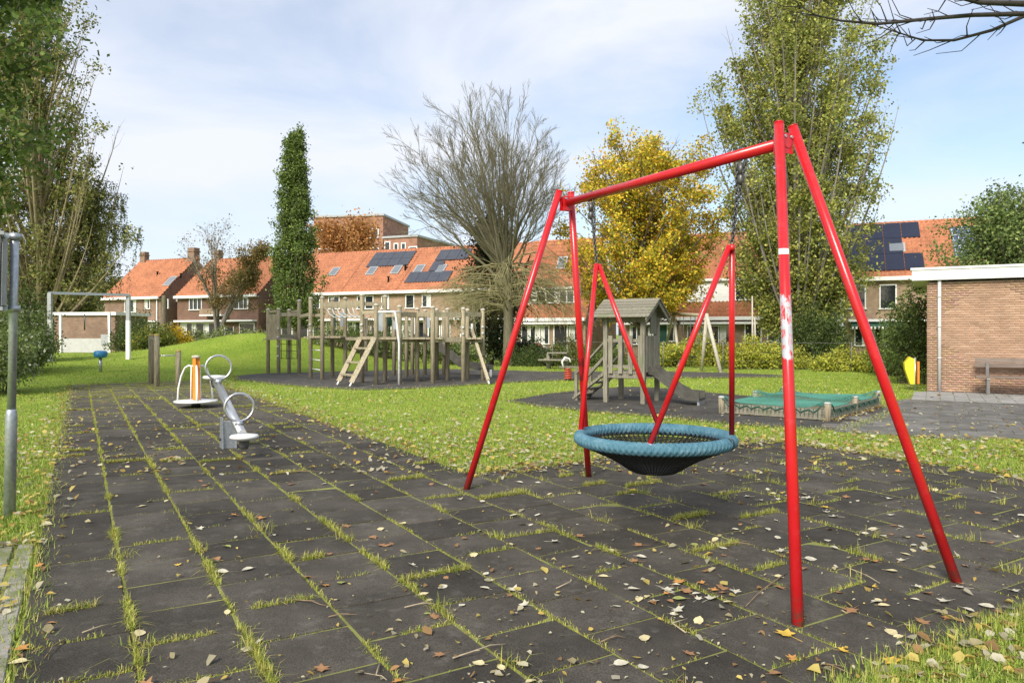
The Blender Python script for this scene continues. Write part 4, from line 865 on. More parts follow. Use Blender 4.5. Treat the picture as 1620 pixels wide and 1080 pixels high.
# ---- carousel
p = G(310, 644, 0); t = thing('carousel', 'small standing carousel with orange centre post and three white hoops', 'carousel', p)
MB().lathe((0,0,0), [(0.09,0), (0.09,0.10)], 12).build('hub', M_black, t)
MB().lathe((0,0,0.10), [(0.30,0), (0.425,0.015), (0.435,0.03), (0.425,0.045), (0.05,0.05)], 36).build('platform', M_offwhite, t)
for k in range(3): a = k*2.094+0.5; MB().box((0.045*math.cos(a), 0.045*math.sin(a), 0.60), (0.06, 0.055, 0.88), Euler((0,0,a)).to_matrix()).build('centre_post', M_orange, t)
MB().lathe((0,0,1.04), [(0.085,0), (0.085,0.04), (0.03,0.06)], 14).build('post_cap', M_woodcap, t)
for k in range(3):
    a = k*2.094+3.1; e = V3(math.cos(a), math.sin(a), 0)
    MB().tube([e*0.02+V3(0,0,0.86), e*0.16+V3(0,0,0.88), e*0.24+V3(0,0,0.83), e*0.32+V3(0,0,0.66), e*0.38+V3(0,0,0.40), e*0.40+V3(0,0,0.13)], 0.018, 8).build('hoop', M_white, t)
    MB().tube([e*0.10+V3(0,0,0.86), e*0.11+V3(0,0,0.13)], 0.014, 8).build('upright', M_white, t)
# ---- seesaw
p = G(361, 708, 0); t = thing('seesaw', 'silver seesaw with ring handles and round white seats tilted towards its near end', 'seesaw', p); d = Vector((UX, UY, 0)); slope = 0.275
def sw(q, h=0.0): return d*q + V3(0,0,0.575+q*slope+h)
mb = MB(); poly = []
sd = Vector((VX, VY, 0))
for k in (-1, 1):
    mb = MB(); mb.prism([d*-0.11+V3(0,0,0), d*0.11+V3(0,0,0), d*0.075+V3(0,0,0.42), d*-0.075+V3(0,0,0.42)], sd*(k*0.085-0.008), sd*(k*0.085+0.008)); o = mb.build('bracket', M_galv, t)
    MB().tube([sd*(k*0.095)+V3(0,0,0.12), sd*(k*0.112)+V3(0,0,0.12)], 0.018, 8).build('bolt', M_black, o)
mb = MB(); mb.prism([sd*-0.08, sd*0.08, sd*0.08+V3(0,0,0.36), sd*-0.08+V3(0,0,0.36)], d*-0.07, d*0.07); mb.build('base_block', M_galv, t)
MB().tube([sw(-0.98), sw(0.98)], 0.056, 16).build('beam', M_steel, t)
for k in (-1, 1):
    c = sw(0.93*k, 0.06); bx_ = sw(0.80*k, 0.06); rr = 0.175; e1 = (sd*1.0); e2 = V3(0,0,1)
    o = MB().tube([bx_+V3(0,0,rr+0.03)+e1*rr*math.cos(i*math.pi/16)+e2*rr*math.sin(i*math.pi/16) for i in range(32)], 0.017, 8, closed=True).build('ring_handle', M_steel, t)
    MB().lathe(bx_-V3(0,0,0.02), [(0.05,0), (0.05,0.03), (0.03,0.06)], 12).build('handle_base', M_galv, t)
    sc_ = sw(1.12*k, 0.0); MB().lathe(sc_, [(0.06,-.03), (0.16,0.0), (0.175,0.02), (0.16,0.04), (0.06,0.05)], 28).build('seat', M_offwhite, t); MB().beam(sw(0.93*k), sc_+V3(0,0,-.02), 0.08, 0.03).build('seat_arm', M_galv, t)
    MB().lathe(sc_-V3(0,0,0.13), [(0.045,0), (0.06,0.05), (0.06,0.11)], 12).build('bumper', mat('rubber_bumper', (.10,.10,.09), .8), t)
# ---- climbing frame
def cp(cx, cy, d): return P(400+cx*0.24691, 400+cy*0.24691, d)
PT = [(98,365,768),(165,362,772),(232,368,768),(297,308,768),(370,294,798),(445,288,808),(510,300,792),(592,294,800),(700,272,828),(790,336,840),(847,282,822),(940,346,832),(905,402,782),(985,402,792),(1022,402,776),(1053,362,822),(1103,372,780),(1153,352,832),(1178,366,808),(1225,380,778),(1247,364,812),(1348,360,822),(1375,368,806),(1473,366,812),(725,420,756)]
pos = {}
cl0 = G(400+700*0.24691, 400+828*0.24691, 0); t = thing('wooden_climber', 'long weathered timber climbing frame with ladder, rope arches and steel slide', 'climbing frame', cl0); CF = t
def W(o): return o
for i, (cx, tp, bt) in enumerate(PT):
    g = G(400+cx*0.24691, 400+bt*0.24691, 0); zt = cp(cx, tp, g.y).z; pos[i+1] = g
    r = 0.072; o = MB().lathe(g, [(r,-.1), (r,zt-0.03), (r*0.95,zt)], 12).build('post', M_wood, t, True)
    MB().lathe(g+V3(0,0,zt), [(r*1.22,-0.01), (r*1.22,0.015), (r*0.5,0.06)], 12).build('cap', M_woodcap, o)
    MB().lathe(g, [(r*0.8,-.005), (r*0.85,0.03)], 10).build('foot', M_black, o)
def rail(i, j, cy, th=0.11, wd=0.05, m=None, name='rail', zz=None):
    a, b_ = pos[i], pos[j]; za = cp(PT[i-1][0], cy, a.y).z if zz is None else zz; zb = cp(PT[j-1][0], cy, b_.y).z if zz is None else zz; z = (za+zb)/2
    e = (b_-a).normalized()*0.04; up = V3(0,0,z); return MB().beam(a+up+e, b_+up-e, wd, th).build(name, m or M_wood, t, True)
# left tower
for i, j in ((1,2), (3,4)): rail(i, j, 375, 0.1); rail(i, j, 545, 0.14)
rail(2, 4, 395, 0.13); rail(2, 4, 535, 0.14, m=M_woodg); rail(4, 5, 400, 0.12)
a, b_ = pos[1], pos[2]
for k in range(4):
    f = 0.15+0.7*k/3; q = a.lerp(b_, f); z0, z1 = cp(130, 540, q.y).z, cp(130, 392, q.y).z; MB().box((q.x, q.y-0.05, (z0+z1)/2), (0.10, 0.03, z1-z0)).build('slat', M_wood, t, True)
def deck(ids, z, nm='deck', m=None):
    pts = [pos[i] for i in ids]; x0, x1 = min(p.x for p in pts), max(p.x for p in pts); y0, y1 = min(p.y for p in pts), max(p.y for p in pts); n_ = max(2, int((x1-x0)/0.16))
    for k in range(n_):
        xa = x0+(x1-x0)*k/n_; MB().box((xa+(x1-x0)/n_/2, (y0+y1)/2, z), ((x1-x0)/n_-0.012, max(y1-y0, 0.7), 0.05)).build(nm, m or M_wood, t, True)
zp = cp(700, 548, pos[9].y).z
# rope bridge between left tower and middle
zl = cp(232, 540, 29).z
for (i, j) in ((5,6), (6,8), (5,7)): rail(i, j, 543, 0.13)
rail(6, 9, 326, 0.16, 0.06); rail(6, 9, 345, 0.06, 0.05); rail(9, 11, 328, 0.12, 0.05); rail(4, 6, 405, 0.10)
rail(9, 10, 550, 0.15); rail(10, 12, 552, 0.15); rail(11, 12, 400, 0.10); rail(8, 9, 550, 0.10); rail(9, 10, 380, 0.1)
deck((9, 10, 11, 12), zp); deck((5, 6, 7, 8), cp(445, 540, pos[6].y).z); deck((1, 2, 3, 4), cp(165, 545, pos[2].y).z-0.05)
# rope arches
for k in range(6):
    f0 = 0.12+0.13*k; a = pos[6].lerp(pos[9], f0); b_ = pos[6].lerp(pos[9], min(0.99, f0+0.30)); za, zm = cp(560, 345, a.y).z, cp(560, 412, a.y).z
    MB().tube([V3(a.x, a.y, za), V3(a.x*.85+b_.x*.15, a.y, zm+0.12), V3((a.x+b_.x)/2, (a.y+b_.y)/2+0.25, zm), V3(b_.x, b_.y+0.3, zm+0.02)], 0.020, 6).build('rope_arch', mat('pale_rope', (0.55,0.58,0.58), .7, .1, 20), t, True)
RP_ = MAT['pale_rope']
# white grips up the posts
for i, ys in ((2, (485,540,600,660)), (5, (460,500)), (9, (460,500)), (24, (475,515)), (22, (478,520))):
    for y in ys: q = cp(PT[i-1][0], y, pos[i].y); MB().lathe(q+V3(0,-0.085,-0.035), [(0.02,0), (0.042,0.02), (0.042,0.05), (0.02,0.07)], 10).build('grip', RP_, t, True)
# rung ladder between posts 5 and 6
for y in (620, 682, 742): MB().tube([V3(pos[5].x+.07, pos[5].y-.02, cp(400, y, pos[5].y).z), V3(pos[6].x-.07, pos[6].y+.02, cp(400, y, pos[5].y).z)], 0.020, 6).build('rung', M_offwhite, t, True)
# climbing net under the left tower
for k in range(4): q = pos[2].lerp(pos[4], (k+0.5)/4); MB().tube([V3(q.x, q.y, cp(230, 550, q.y).z), V3(q.x, q.y+0.05, 0.55)], 0.012, 5).build('net_rope', M_black, t, True)
for z in (0.6, 0.9, 1.15): MB().tube([V3(pos[2].x, pos[2].y, z), V3(pos[4].x, pos[4].y, z-.03)], 0.011, 5).build('net_rope', M_black, t, True)
# ladder
tl, tr = cp(690, 545, pos[9].y-0.05), cp(780, 545, pos[10].y-0.05); bl, br = G(400+540*.24691, 400+845*.24691, 0), G(400+620*.24691, 400+855*.24691, 0); lad = None
for a, b_ in ((tl, bl), (tr, br)):
    o = MB().beam(a, b_+(a-b_)*0.07, 0.07, 0.15, (1,0,0)).build('ladder_rail', M_wood, t, True); MB().tube([b_, b_+(a-b_)*0.09], 0.03, 8).build('rail_shoe', M_offwhite, o)
for f in (0.22, 0.52, 0.78): MB().beam(tl.lerp(bl, f), tr.lerp(br, f), 0.16, 0.05).build('step', M_wood, t, True)
# bent fireman's pole
dd = pos[12].y-0.6; MB().tube([cp(795, 379, pos[10].y), cp(900, 376, dd), cp(912, 385, dd), cp(925, 470, dd), cp(937, 580, dd), cp(937, 857, dd)], 0.034, 10).build('steel_pole', M_offwhite, t, True)
MB().tube([cp(900, 376, dd), cp(962, 380, pos[12].y)], 0.028, 8).build('pole_bracket', M_offwhite, t, True)
# right part
for i, j in ((12,16), (16,18), (18,22), (22,24)): rail(i, j, 393, 0.15); rail(i, j, 556, 0.15)
for i, j in ((19,23), (14,17), (17,20), (13,15)): rail(i, j, 405, 0.10); rail(i, j, 560, 0.12)
deck((16, 18, 19, 21), cp(1153, 548, pos[18].y).z); deck((21, 22, 23, 24), cp(1375, 548, pos[22].y).z); deck((12, 14, 16), cp(985, 548, pos[12].y).z)
for cx0, cx1, y0, y1, d, m_ in ((800,846,385,498, pos[11].y+.02, M_bluegrey), (900,938,400,490, pos[12].y+.5, M_bluegrey), (505,530,385,470, pos[7].y+.3, M_greenpl), (560,588,380,470, pos[8].y+.3, M_bluegrey), (860,890,385,470, pos[11].y+.4, M_greenpl), (1030,1048,415,520, pos[15].y, M_offwhite), (1115,1135,415,480, pos[17].y, M_bluegrey)):
    a, b_ = cp(cx0, y0, d), cp(cx1, y1, d); MB().box((a+b_)/2, (b_.x-a.x, 0.03, a.z-b_.z)).build('side_panel', m_, t, True)
for cx in (720, 735, 750, 765): a, b_ = cp(cx, 425, pos[9].y+.8), cp(cx, 520, pos[9].y+.8); MB().beam(a, b_, 0.03, 0.06, (0,1,0)).build('slat', M_woodg, t, True)
# slide
s0, s1, s2 = cp(1112, 545, pos[17].y), cp(1330, 715, 27.5), cp(1400, 752, 27.2); s3 = cp(1525, 760, 26.8); s3.z = 0.2; s2.z = 0.3
def slide(path, wd, t, m, hgt=0.16, world=True):
    path = [Vector(p) for p in path]; n = len(path); vs = []; fs = []; dr = (path[-1]-path[0]); dr.z = 0; sd = Vector((-dr.y, dr.x, 0)).normalized()
    prof = [(-wd/2-.02, hgt), (-wd/2+.02, hgt), (-wd/2+.02, 0.02), (wd/2-.02, 0.02), (wd/2-.02, hgt), (wd/2+.02, hgt), (wd/2+.02, -.03), (-wd/2-.02, -.03)]; k = len(prof)
    for p in path: vs += [p+sd*a+V3(0,0,b_) for a, b_ in prof]
    for i in range(n-1): fs += [(i*k+j, i*k+(j+1) % k, (i+1)*k+(j+1) % k, (i+1)*k+j) for j in range(k)]
    fs += [tuple(range(k))[::-1], tuple((n-1)*k+j for j in range(k))]; mb = MB(); mb.add(vs, fs); return mb.build('slide', m, t, world)
pts = [s0]+[s0.lerp(s1, f) for f in (.3,.6)]+[s1, (s1+s2)/2-V3(0,0,.05), s2, s3]
slide(pts, 0.5, t, M_slide, 0.2); MB().box(s3-V3(0,0,.1), (0.08, 0.4, 0.25)).build('slide_foot', M_offwhite, t, True)
# leaning notched plank
a, b_ = cp(1405, 500, pos[24].y-.1), G(400+1515*.24691, 400+840*.24691, 0); MB().beam(a, b_+(a-b_)*.05, 0.12, 0.09, (1,0,0)).build('leaning_plank', M_wood, t, True); MB().tube([b_, b_+(a-b_)*.07], .03, 8).build('plank_shoe', M_offwhite, t, True); MB().tube([a-V3(0,0,.05), a+V3(0,0,.25)], .04, 8).build('plank_grip', M_offwhite, t, True)
for f in (0.25, 0.5, 0.72): q = a.lerp(b_, f); MB().tube([q-V3(.16,0,0), q+V3(.16,0,0)], 0.022, 6).build('foothold', M_black, t, True)
# ---- play tower with roof and slide
fl_ = V3(2.16, 16.75, 0); th = R(-31); t = thing('play_tower', 'grey timber play tower with boarded gable roof, steps and slide', 'play tower', fl_, th); S_, HP = 0.90, 0.68
for (x, y, h) in ((0,0,1.93), (S_,0,1.93), (S_,S_,1.93), (0,S_,1.93)): MB().box((x, y, h/2-.05), (0.10, 0.10, h+.1)).build('post', M_woodg, t)
for k in range(6): MB().box((S_/2, 0.06+k*(S_-.12)/5, HP), (S_-.11, (S_-.12)/5-.012, 0.04)).build('deck_board', M_woodg, t)
for y in (0.02, S_-.02): MB().box((S_/2, y, HP-.08), (S_-.102, 0.05, 0.1)).build('beam', M_woodg, t)
for k in range(4): MB().box((0.13+k*0.24, -0.045, HP+0.40), (0.10, 0.028, 0.86), None, 0.0).build('slat', M_woodg, t)
for z in (HP+.13, HP+.72): MB().box((S_/2, -0.015, z), (S_-.102, 0.028, 0.07)).build('slat_rail', M_woodg, t)
for k in range(5): MB().box((S_+0.045, 0.14+k*0.15, HP+0.42), (0.028, 0.115, 0.82)).build('slat', M_woodg, t)
for z in (HP+.13, HP+.72): MB().box((S_+0.015, S_/2, z), (0.028, S_-.102, 0.07)).build('slat_rail', M_woodg, t)
ov = 0.24; ez, rz_ = 1.90, 2.33; e0 = V3(0, -0.30, ez); e1 = V3(0, S_/2, rz_)
sl = (e1-e0).normalized(); nn = V3(0, -sl.z, sl.y); ln = (e1-e0).length
for k in range(6):
    a = e0+sl*(ln*k/6); M = Matrix((V3(1,0,0), (sl-nn*0.02*-1).normalized(), nn)).transposed(); c = a+sl*(ln/12)+nn*(0.03-0.0*k); MB().box(c+V3(S_/2,0,0), (S_+2*ov, ln/6+0.02, 0.022), Euler((math.atan2(sl.z, sl.y)-0.10, 0, 0)).to_matrix()).build('roof_board', M_woodg, t)
    yb = S_-(a.y+sl.y*ln/12); MB().box((S_/2, yb, c.z), (S_+2*ov, ln/6+.02, .022), Euler((-math.atan2(sl.z, sl.y)+0.10, 0, 0)).to_matrix()).build('roof_board', M_woodg, t)
for x in (-ov+.05, S_+ov-.05):
    MB().beam(V3(x, -0.33, ez-.06), V3(x, S_/2, rz_-.045), 0.03, 0.09, (0,0,1)).build('barge_board', M_woodg, t); MB().beam(V3(x, S_+.33, ez-.06), V3(x, S_/2, rz_-.045), 0.03, 0.09, (0,0,1)).build('barge_board', M_woodg, t)
MB().prism([V3(0, 0.42, 1.55), V3(0, 0.80, 1.55), V3(0, 0.80, 2.05), V3(0, 0.42, 2.22)], (S_+.0,0,0), (S_+.025,0,0)).build('gable_panel', M_woodg, t)
MB().beam(V3(-.1, 0, ez-.03), V3(S_+.1, 0, ez-.03), 0.06, 0.1).build('beam', M_woodg, t); MB().beam(V3(-.1, S_, ez-.03), V3(S_+.1, S_, ez-.03), 0.06, 0.1).build('beam', M_woodg, t)
slide([V3(S_, .43, HP), V3(S_+.15, .45, HP-.03), V3(S_+.65, .45, 0.26), V3(S_+.9, .45, 0.13), V3(S_+1.2, .45, 0.12)], 0.46, t, M_slide, 0.17, False); MB().box((S_+1.17, .45, 0.03), (0.05, 0.4, 0.16)).build('slide_foot', M_galv, t)
for y in (0.06, S_-.06):
    MB().beam(V3(-0.02, y, HP-.02), V3(-0.85, y, 0.03), 0.05, 0.14, (0,1,0)).build('stringer', M_woodg, t); MB().beam(V3(-0.02, y, HP+.72), V3(-0.78, y, 0.62), 0.04, 0.10, (0,1,0)).build('handrail', M_woodg, t); MB().beam(V3(-0.02, y, HP+.36), V3(-0.62, y, 0.42), 0.04, 0.10, (0,1,0)).build('handrail', M_woodg, t); MB().beam(V3(-0.78, y, -.05), V3(-0.78, y, 0.72), 0.07, 0.07, (0,1,0)).build('newel', M_woodg, t)
for k in range(4): f = (k+0.6)/4; MB().box((-0.02-0.83*f, S_/2, HP-.02-0.62*f), (0.2, S_-.18, 0.04)).build('step', M_woodg, t)
# ---- far wooden swing
a1, a2, b1, b2 = G(1046, 575), G(1075.5, 581.5), G(1109.6, 587), G(1141.6, 590); tA, tB = (a1+a2)/2, (b1+b2)/2; zA, zB = P(1066, 496, tA.y).z, P(1118, 499, tB.y).z
tA = V3(P(1066, 496, tA.y).x, tA.y, zA); tB = V3(P(1118, 499, tB.y).x, tB.y, zB); t = thing('wooden_swing', 'pale timber A-frame swing with two hanging seats beyond the play tower', 'swing', (a1+b2)/2)
for a, b_ in ((a1, tA), (a2, tA), (b1, tB), (b2, tB)): MB().tube([a-V3(0,0,.1), b_+(b_-a)*0.03], 0.075, 10).build('leg', M_woodcap, t, True)
MB().tube([tA, tB], 0.075, 10).build('crossbeam', M_wood, t, True)
for f in (0.3, 0.65):
    q0, q1 = tA.lerp(tB, f-.06), tA.lerp(tB, f+.06)
    for q in (q0, q1): MB().tube([q, V3(q.x, q.y, 0.5)], 0.014, 5).build('chain', M_chain, t, True)
    MB().beam(V3(q0.x, q0.y, .48), V3(q1.x, q1.y, .48), 0.22, 0.05).build('seat', M_black, t, True)
# ---- spring rider
p = G(898.6, 601, 0); t = thing('spring_rider', 'spring rocker with coiled red spring and white hoop handles', 'spring rocker', p)
MB().tube([V3(.11*math.cos(i*.55), .11*math.sin(i*.55), 0.02+i*0.0066) for i in range(56)], 0.026, 6).build('spring', M_spring, t)
MB().box((0.08, 0, 0.44), (0.75, 0.2, 0.05)).build('seat', M_woodg, t)
for y in (-.12, .12): MB().tube([V3(-.16,y,.42), V3(-.2,y,.62), V3(-.1,y,.76), V3(.04,y,.72), V3(.08,y,.6)], 0.022, 8).build('handle', M_white, t)
# ---- picnic table
p = G(880, 583); t = thing('picnic_table', 'dark weathered picnic table at the edge of the rubber area', 'table', p, R(-15))
for k in range(3): MB().box((0.1, -.22+k*.22, 0.72), (0.9, 0.2, 0.06)).build('tabletop_board', M_woodg, t)
for y in (-.62, .62): MB().box((0, y, 0.42), (1.35, 0.28, 0.06)).build('bench', M_woodg, t)
for x in (-.35, .45): MB().box((x, 0, 0.33), (0.12, 1.1, 0.1)).build('cross_beam', M_woodg, t); MB().box((x, 0, 0.3), (0.14, 0.3, 0.8)).build('leg', M_woodg, t)
# ---- sand pit with green net
c0, c1 = V3(4.14, 14.4, 0), V3(5.67, 13.1, 0); eL = Vector((0.648, 0.762, 0)); LN = 3.42; c2, c3 = c1+eL*LN, c0+eL*LN; t = thing('sand_pit', 'low timber sand pit with short posts covered by a green net', 'sand pit', c0)
cor = [c0, c1, c2, c3]
for i in range(4):
    a, b_ = cor[i], cor[(i+1) % 4]
    for k in range(2): MB().beam(a+V3(0,0,.045+k*.095), b_+V3(0,0,.045+k*.095), 0.06, 0.09).build('side_board', M_woodg, t, True)
for q in cor+[c1.lerp(c2, .5), c0.lerp(c3, .5)]:
    o = MB().lathe(q, [(.06,-.1), (.06,.29), (.055,.30)], 12).build('post', M_wood, t, True); MB().lathe(q+V3(0,0,.30), [(.063,-.01), (.063,.01), (.04,.025)], 12).build('cap', mat('grey_cap', (.42,.44,.42), .6, .1, 9), o)
o = MB().prism([p_*1.0 for p_ in (c0, c1, c2, c3)], (0,0,.01), (0,0,.04)).build('sand', mat('pit_sand', (.22,.18,.11), .95, .3, 9), t, True)
nu, nv_ = 34, 57; Vn = []; wav = np.random.default_rng(4)
ph_ = wav.uniform(0, 6, 4)
for i in range(nu+1):
    for j in range(nv_+1):
        u_, v_ = i/nu, j/nv_; q = c0.lerp(c1, u_)+eL*(LN*v_); e = min(u_, 1-u_)*2; e2 = min(v_, 1-v_)*2
        near = min(math.hypot((u_-a)*2.0, (v_-b_)*3.4) for a in (0, 1) for b_ in (0, .5, 1)); z = 0.17 + 0.13*math.exp(-(near/0.22)**2) + 0.03*(math.sin(u_*7+ph_[0])*math.sin(v_*9+ph_[1]))*min(1, e*4) + 0.06*math.exp(-((v_-.5)/.06)**2)*min(1,e*3)
        if e == 0 or e2 == 0: z = z-0.0
        Vn.append((q.x, q.y, z+0.035))
me = bpy.data.meshes.new('cover_net'); me.from_pydata(Vn, [], [(i*(nv_+1)+j, (i+1)*(nv_+1)+j, (i+1)*(nv_+1)+j+1, i*(nv_+1)+j+1) for i in range(nu) for j in range(nv_)]); me.materials.append(mat('green_net', (0.05, 0.19, 0.145), .7, .2, 14))
o = link('cover_net', me, t, True); md = o.modifiers.new('w', 'WIREFRAME'); md.thickness = 0.012; md.use_even_offset = False
for i in range(4):
    a, b_ = cor[i], cor[(i+1) % 4]; mb = MB(); n_ = 26; out_ = ((a+b_)/2-(c0+c2)/2).normalized()*0.045
    mb.tube([a.lerp(b_, k/n_)+out_+V3(0,0,.15+.035*math.sin(k*2.1)+0.12*math.exp(-min(k, n_-k)**2/3)) for k in range(n_+1)], 0.012, 5)
    for k in range(n_): q = a.lerp(b_, k/n_)+out_; mb.tube([q+V3(0,0,.19), q+out_*.4+V3(0,0,.06)], .006, 4, False)
    mb.build('net_hem', M_greenpl, t, True)
# ---- yellow bin
p = V3(11.22, 20.45, Z0); t = thing('litter_bin', 'tapering yellow litter bin on a steel post beside the brick pavilion', 'bin', p, R(-20))
MB().tube([(0.08,0,-.05), (0.08,0,0.92)], 0.03, 10).build('post', M_galv, t)
MB().prism([V3(-.06,-.14,.18), V3(.05,-.14,.18), V3(.05,-.14,.88), V3(-.08,-.14,.94), V3(-.2,-.14,.76), V3(-.19,-.14,.6)], (0,0,0), (0,.28,0)).build('container', M_yellow, t); MB().box((.145, 0, .5), (.05, .26, .62)).build('back_board', M_orange, t)
# ---- bench
bp = W0+WD*1.15+WN*0.42; t = thing('park_bench', 'plain timber slat bench against the pavilion wall', 'bench', (bp.x, bp.y, 0), WANG); M_bleg = mat('bench_steel', (.16,.155,.15), .5); M_bench = mat('brown_bench_wood', (0.17,0.13,0.105), .7, .25, 8, stretch=(.5,.5,4), objvar=.12)
for k in range(2): MB().box((.95, .14+k*.01, .74+k*.125), (2.0, .04, .112), Euler((R(-8),0,0)).to_matrix()).build('back_slat', M_bench, t)
for k in range(3): MB().box((.95, -.26+k*.13, .45), (2.0, .115, .045)).build('seat_slat', M_bench, t)
for x in (.22, 1.68): MB().box((x, .1, .4), (.07, .06, .86)).build('leg', M_bleg, t); MB().box((x, -.12, .405), (.07, .36, .04)).build('seat_support', M_greypaint, t); MB().box((x, -.24, .2), (.07, .06, .42)).build('leg', M_bleg, t)
# ---- wire fence in front of the gardens
f0, f1 = V3(1.9, 34.2, Z0), V3(16.5, 29.4, Z0); t = thing('wire_fence', 'thin wire mesh fence with slim grey posts behind the bushes', 'fence', f0); n_ = 7
for k in range(n_): q = f0.lerp(f1, k/(n_-1)); MB().tube([q, q+V3(0,0,1.25)], .018, 8).build('post', mat('dark_fence_wire', (.14,.145,.14), .6), t, True)
for z in (1.2, .8, .4, .08): MB().tube([f0+V3(0,0,z), f1+V3(0,0,z)], .008 if z > 1 else .003, 5).build('wire', MAT['dark_fence_wire'], t, True)
# ---- silver car
cpz = V3((838-CX)/FPX*44, 44, float(terr(1.1, 44))); t = thing('parked_car', 'silver hatchback parked behind the dark hedge bush', 'car', cpz, R(-14))
prof = [(-2.0,.35),(-2.05,.75),(-1.95,.98),(-1.55,1.36),(-1.2,1.45),(-.1,1.46),(.35,1.38),(1.05,.98),(1.75,.86),(2.02,.68),(2.05,.35)]
MB().prism([V3(x,0,z) for x, z in prof], (0,-.83,0), (0,.83,0)).build('body', M_car, t)
for y in (-.84, .84): MB().prism([V3(-1.55,0,1.0), V3(-1.3,0,1.33), V3(-.15,0,1.35), V3(.3,0,1.28), V3(.85,0,1.0)], (0,y-.006,0), (0,y+.006,0)).build('side_window', M_glass, t)
MB().prism([V3(.42,-.7,1.37), V3(.42,.7,1.37), V3(1.02,.75,1.03), V3(1.02,-.75,1.03)], (.0,0,0), (.02,0,.02)).build('windscreen', M_glass, t)
for x in (-1.3, 1.3):
    for y in (-.78, .78): o = MB().tube([(x,y-.1,.32), (x,y+.1,.32)], .32, 18).build('wheel', M_black, t); MB().tube([(x,y-.11,.32), (x,y+.11,.32)], .2, 12).build('rim', M_steel, o)
for y in (-.62, .62): MB().box((1.96,y,.74), (.12,.28,.12)).build('headlight', M_white, t)
# ================================================================ RED NEST SWING
def redmat(name, worn=None, tape=None):
    m, n, b = newmat(name)
    c = ramp(n, noise(n, 3, 5, .6), [(.3, (0.46,.008,.012)), (.7, (0.56,.014,.020))])
    fade = ramp(n, noise(n, 14, 5, .65), [(.55, 0), (.8, .28)]); c = mixc(n, fade, c, (.58,.10,.10))
    pos = N(n, 'ShaderNodeNewGeometry').outputs['Position']; sp = N(n, 'ShaderNodeSeparateXYZ'); n.links.new(pos, sp.inputs[0])
    rough = .27
    gz_ = N(n, 'ShaderNodeMapRange', clamp=True); gz_.inputs[1].default_value = .16; gz_.inputs[2].default_value = 0.0; n.links.new(sp.outputs[2], gz_.inputs[0])
    gm = N(n, 'ShaderNodeMath', operation='MULTIPLY'); n.links.new(gz_.outputs[0], gm.inputs[0]); n.links.new(ramp(n, noise(n, 30, 5, .7), [(.35, 0), (.6, 1)]), gm.inputs[1]); c = mixc(n, gm.outputs[0], c, (.09,.06,.045))
    ch = ramp(n, noise(n, 55, 4, .75), [(.70, 0), (.73, 1)]); c = mixc(n, ch, c, (.20,.045,.04))
    if worn:
        z0, z1, wc, dens = worn; ns = noise(n, 26, 6, .72, (1, 1, .5)); bg = noise(n, 5, 4, .6)
        def band(lo, hi, e):
            a = N(n, 'ShaderNodeMapRange', clamp=True); a.inputs[1].default_value = lo-e; a.inputs[2].default_value = lo+e; n.links.new(sp.outputs[2], a.inputs[0])
            a2 = N(n, 'ShaderNodeMapRange', clamp=True); a2.inputs[1].default_value = hi+e; a2.inputs[2].default_value = hi-e; n.links.new(sp.outputs[2], a2.inputs[0])
            q = N(n, 'ShaderNodeMath', operation='MULTIPLY'); n.links.new(a.outputs[0], q.inputs[0]); n.links.new(a2.outputs[0], q.inputs[1]); return q.outputs[0]
        bd = band(z0, z1, .05); ad = N(n, 'ShaderNodeMath', operation='MULTIPLY_ADD'); n.links.new(ns, ad.inputs[0]); ad.inputs[1].default_value = 1.0; n.links.new(bd, ad.inputs[2])
        mk = ramp(n, ad.outputs[0], [(1.0-dens-.05, 0), (1.0-dens+.07, 1)]) if False else None
        sb_ = N(n, 'ShaderNodeMath', operation='SUBTRACT'); n.links.new(ad.outputs[0], sb_.inputs[0]); sb_.inputs[1].default_value = dens
        mk = ramp(n, sb_.outputs[0], [(.46, 0), (.58, 1)]); wcol = ramp(n, bg, [(.35, tuple(k*.7 for k in wc)), (.65, wc)]); c = mixc(n, mk, c, wcol)
    if tape:
        a = N(n, 'ShaderNodeMath', operation='COMPARE'); a.inputs[1].default_value = tape; a.inputs[2].default_value = .018; n.links.new(sp.outputs[2], a.inputs[0]); c = mixc(n, a.outputs[0], c, (.75,.73,.70))
    n.links.new(c, b.inputs['Base Color']); b.inputs['Roughness'].default_value = rough; b.inputs['Coat Weight'].default_value = .12; b.inputs['Coat Roughness'].default_value = .12; return m
M_red = redmat('red_paint'); M_redA = redmat('red_paint_flaked', (1.36, 1.83, (.50,.51,.56), 0.93), 2.06); M_redB = redmat('red_paint_patched', (1.02, 1.34, (.22,.015,.02), .93))
aN, aF = V3(1.81, 4.82, 0), V3(.515, 7.065, 0); HB = 2.815; ud = (aF-aN).normalized(); vd = V3(-ud.y, ud.x, 0)*-1
t = thing('swing_frame', 'red painted steel A-frame of the nest swing standing on the rubber tiles', 'swing frame', (1.16, 5.94, 0))
gap = 0.066
LEGS = [(V3(1.533, 3.91, 0), aN-vd*gap, M_redA, 'red leg with a whitish flaked band and a strip of tape'), (V3(2.78, 4.56, 0), aN+vd*gap, M_red, None), (V3(-.455, 7.29, 0), aF-vd*gap, M_red, None), (V3(.833, 7.94, 0), aF+vd*gap, M_redB, 'red leg with a dark patched band')]
for f, tp, m, lab in LEGS:
    top = V3(tp.x, tp.y, 2.93); o = MB().tube([f-(top-f)*.02, f+(top-f)*.5, top], .0325, 24).build('leg', m, t, True)
    if lab: o['label'] = lab
    MB().tube([top-(top-f)*0.001, top+(top-f)*.0015], .0335, 24).build('end_cap', M_red, o)
MB().tube([aN+ud*-0.02+V3(0,0,HB), aF-ud*-0.02+V3(0,0,HB)], .039, 28).build('crossbeam', M_red, t, True)
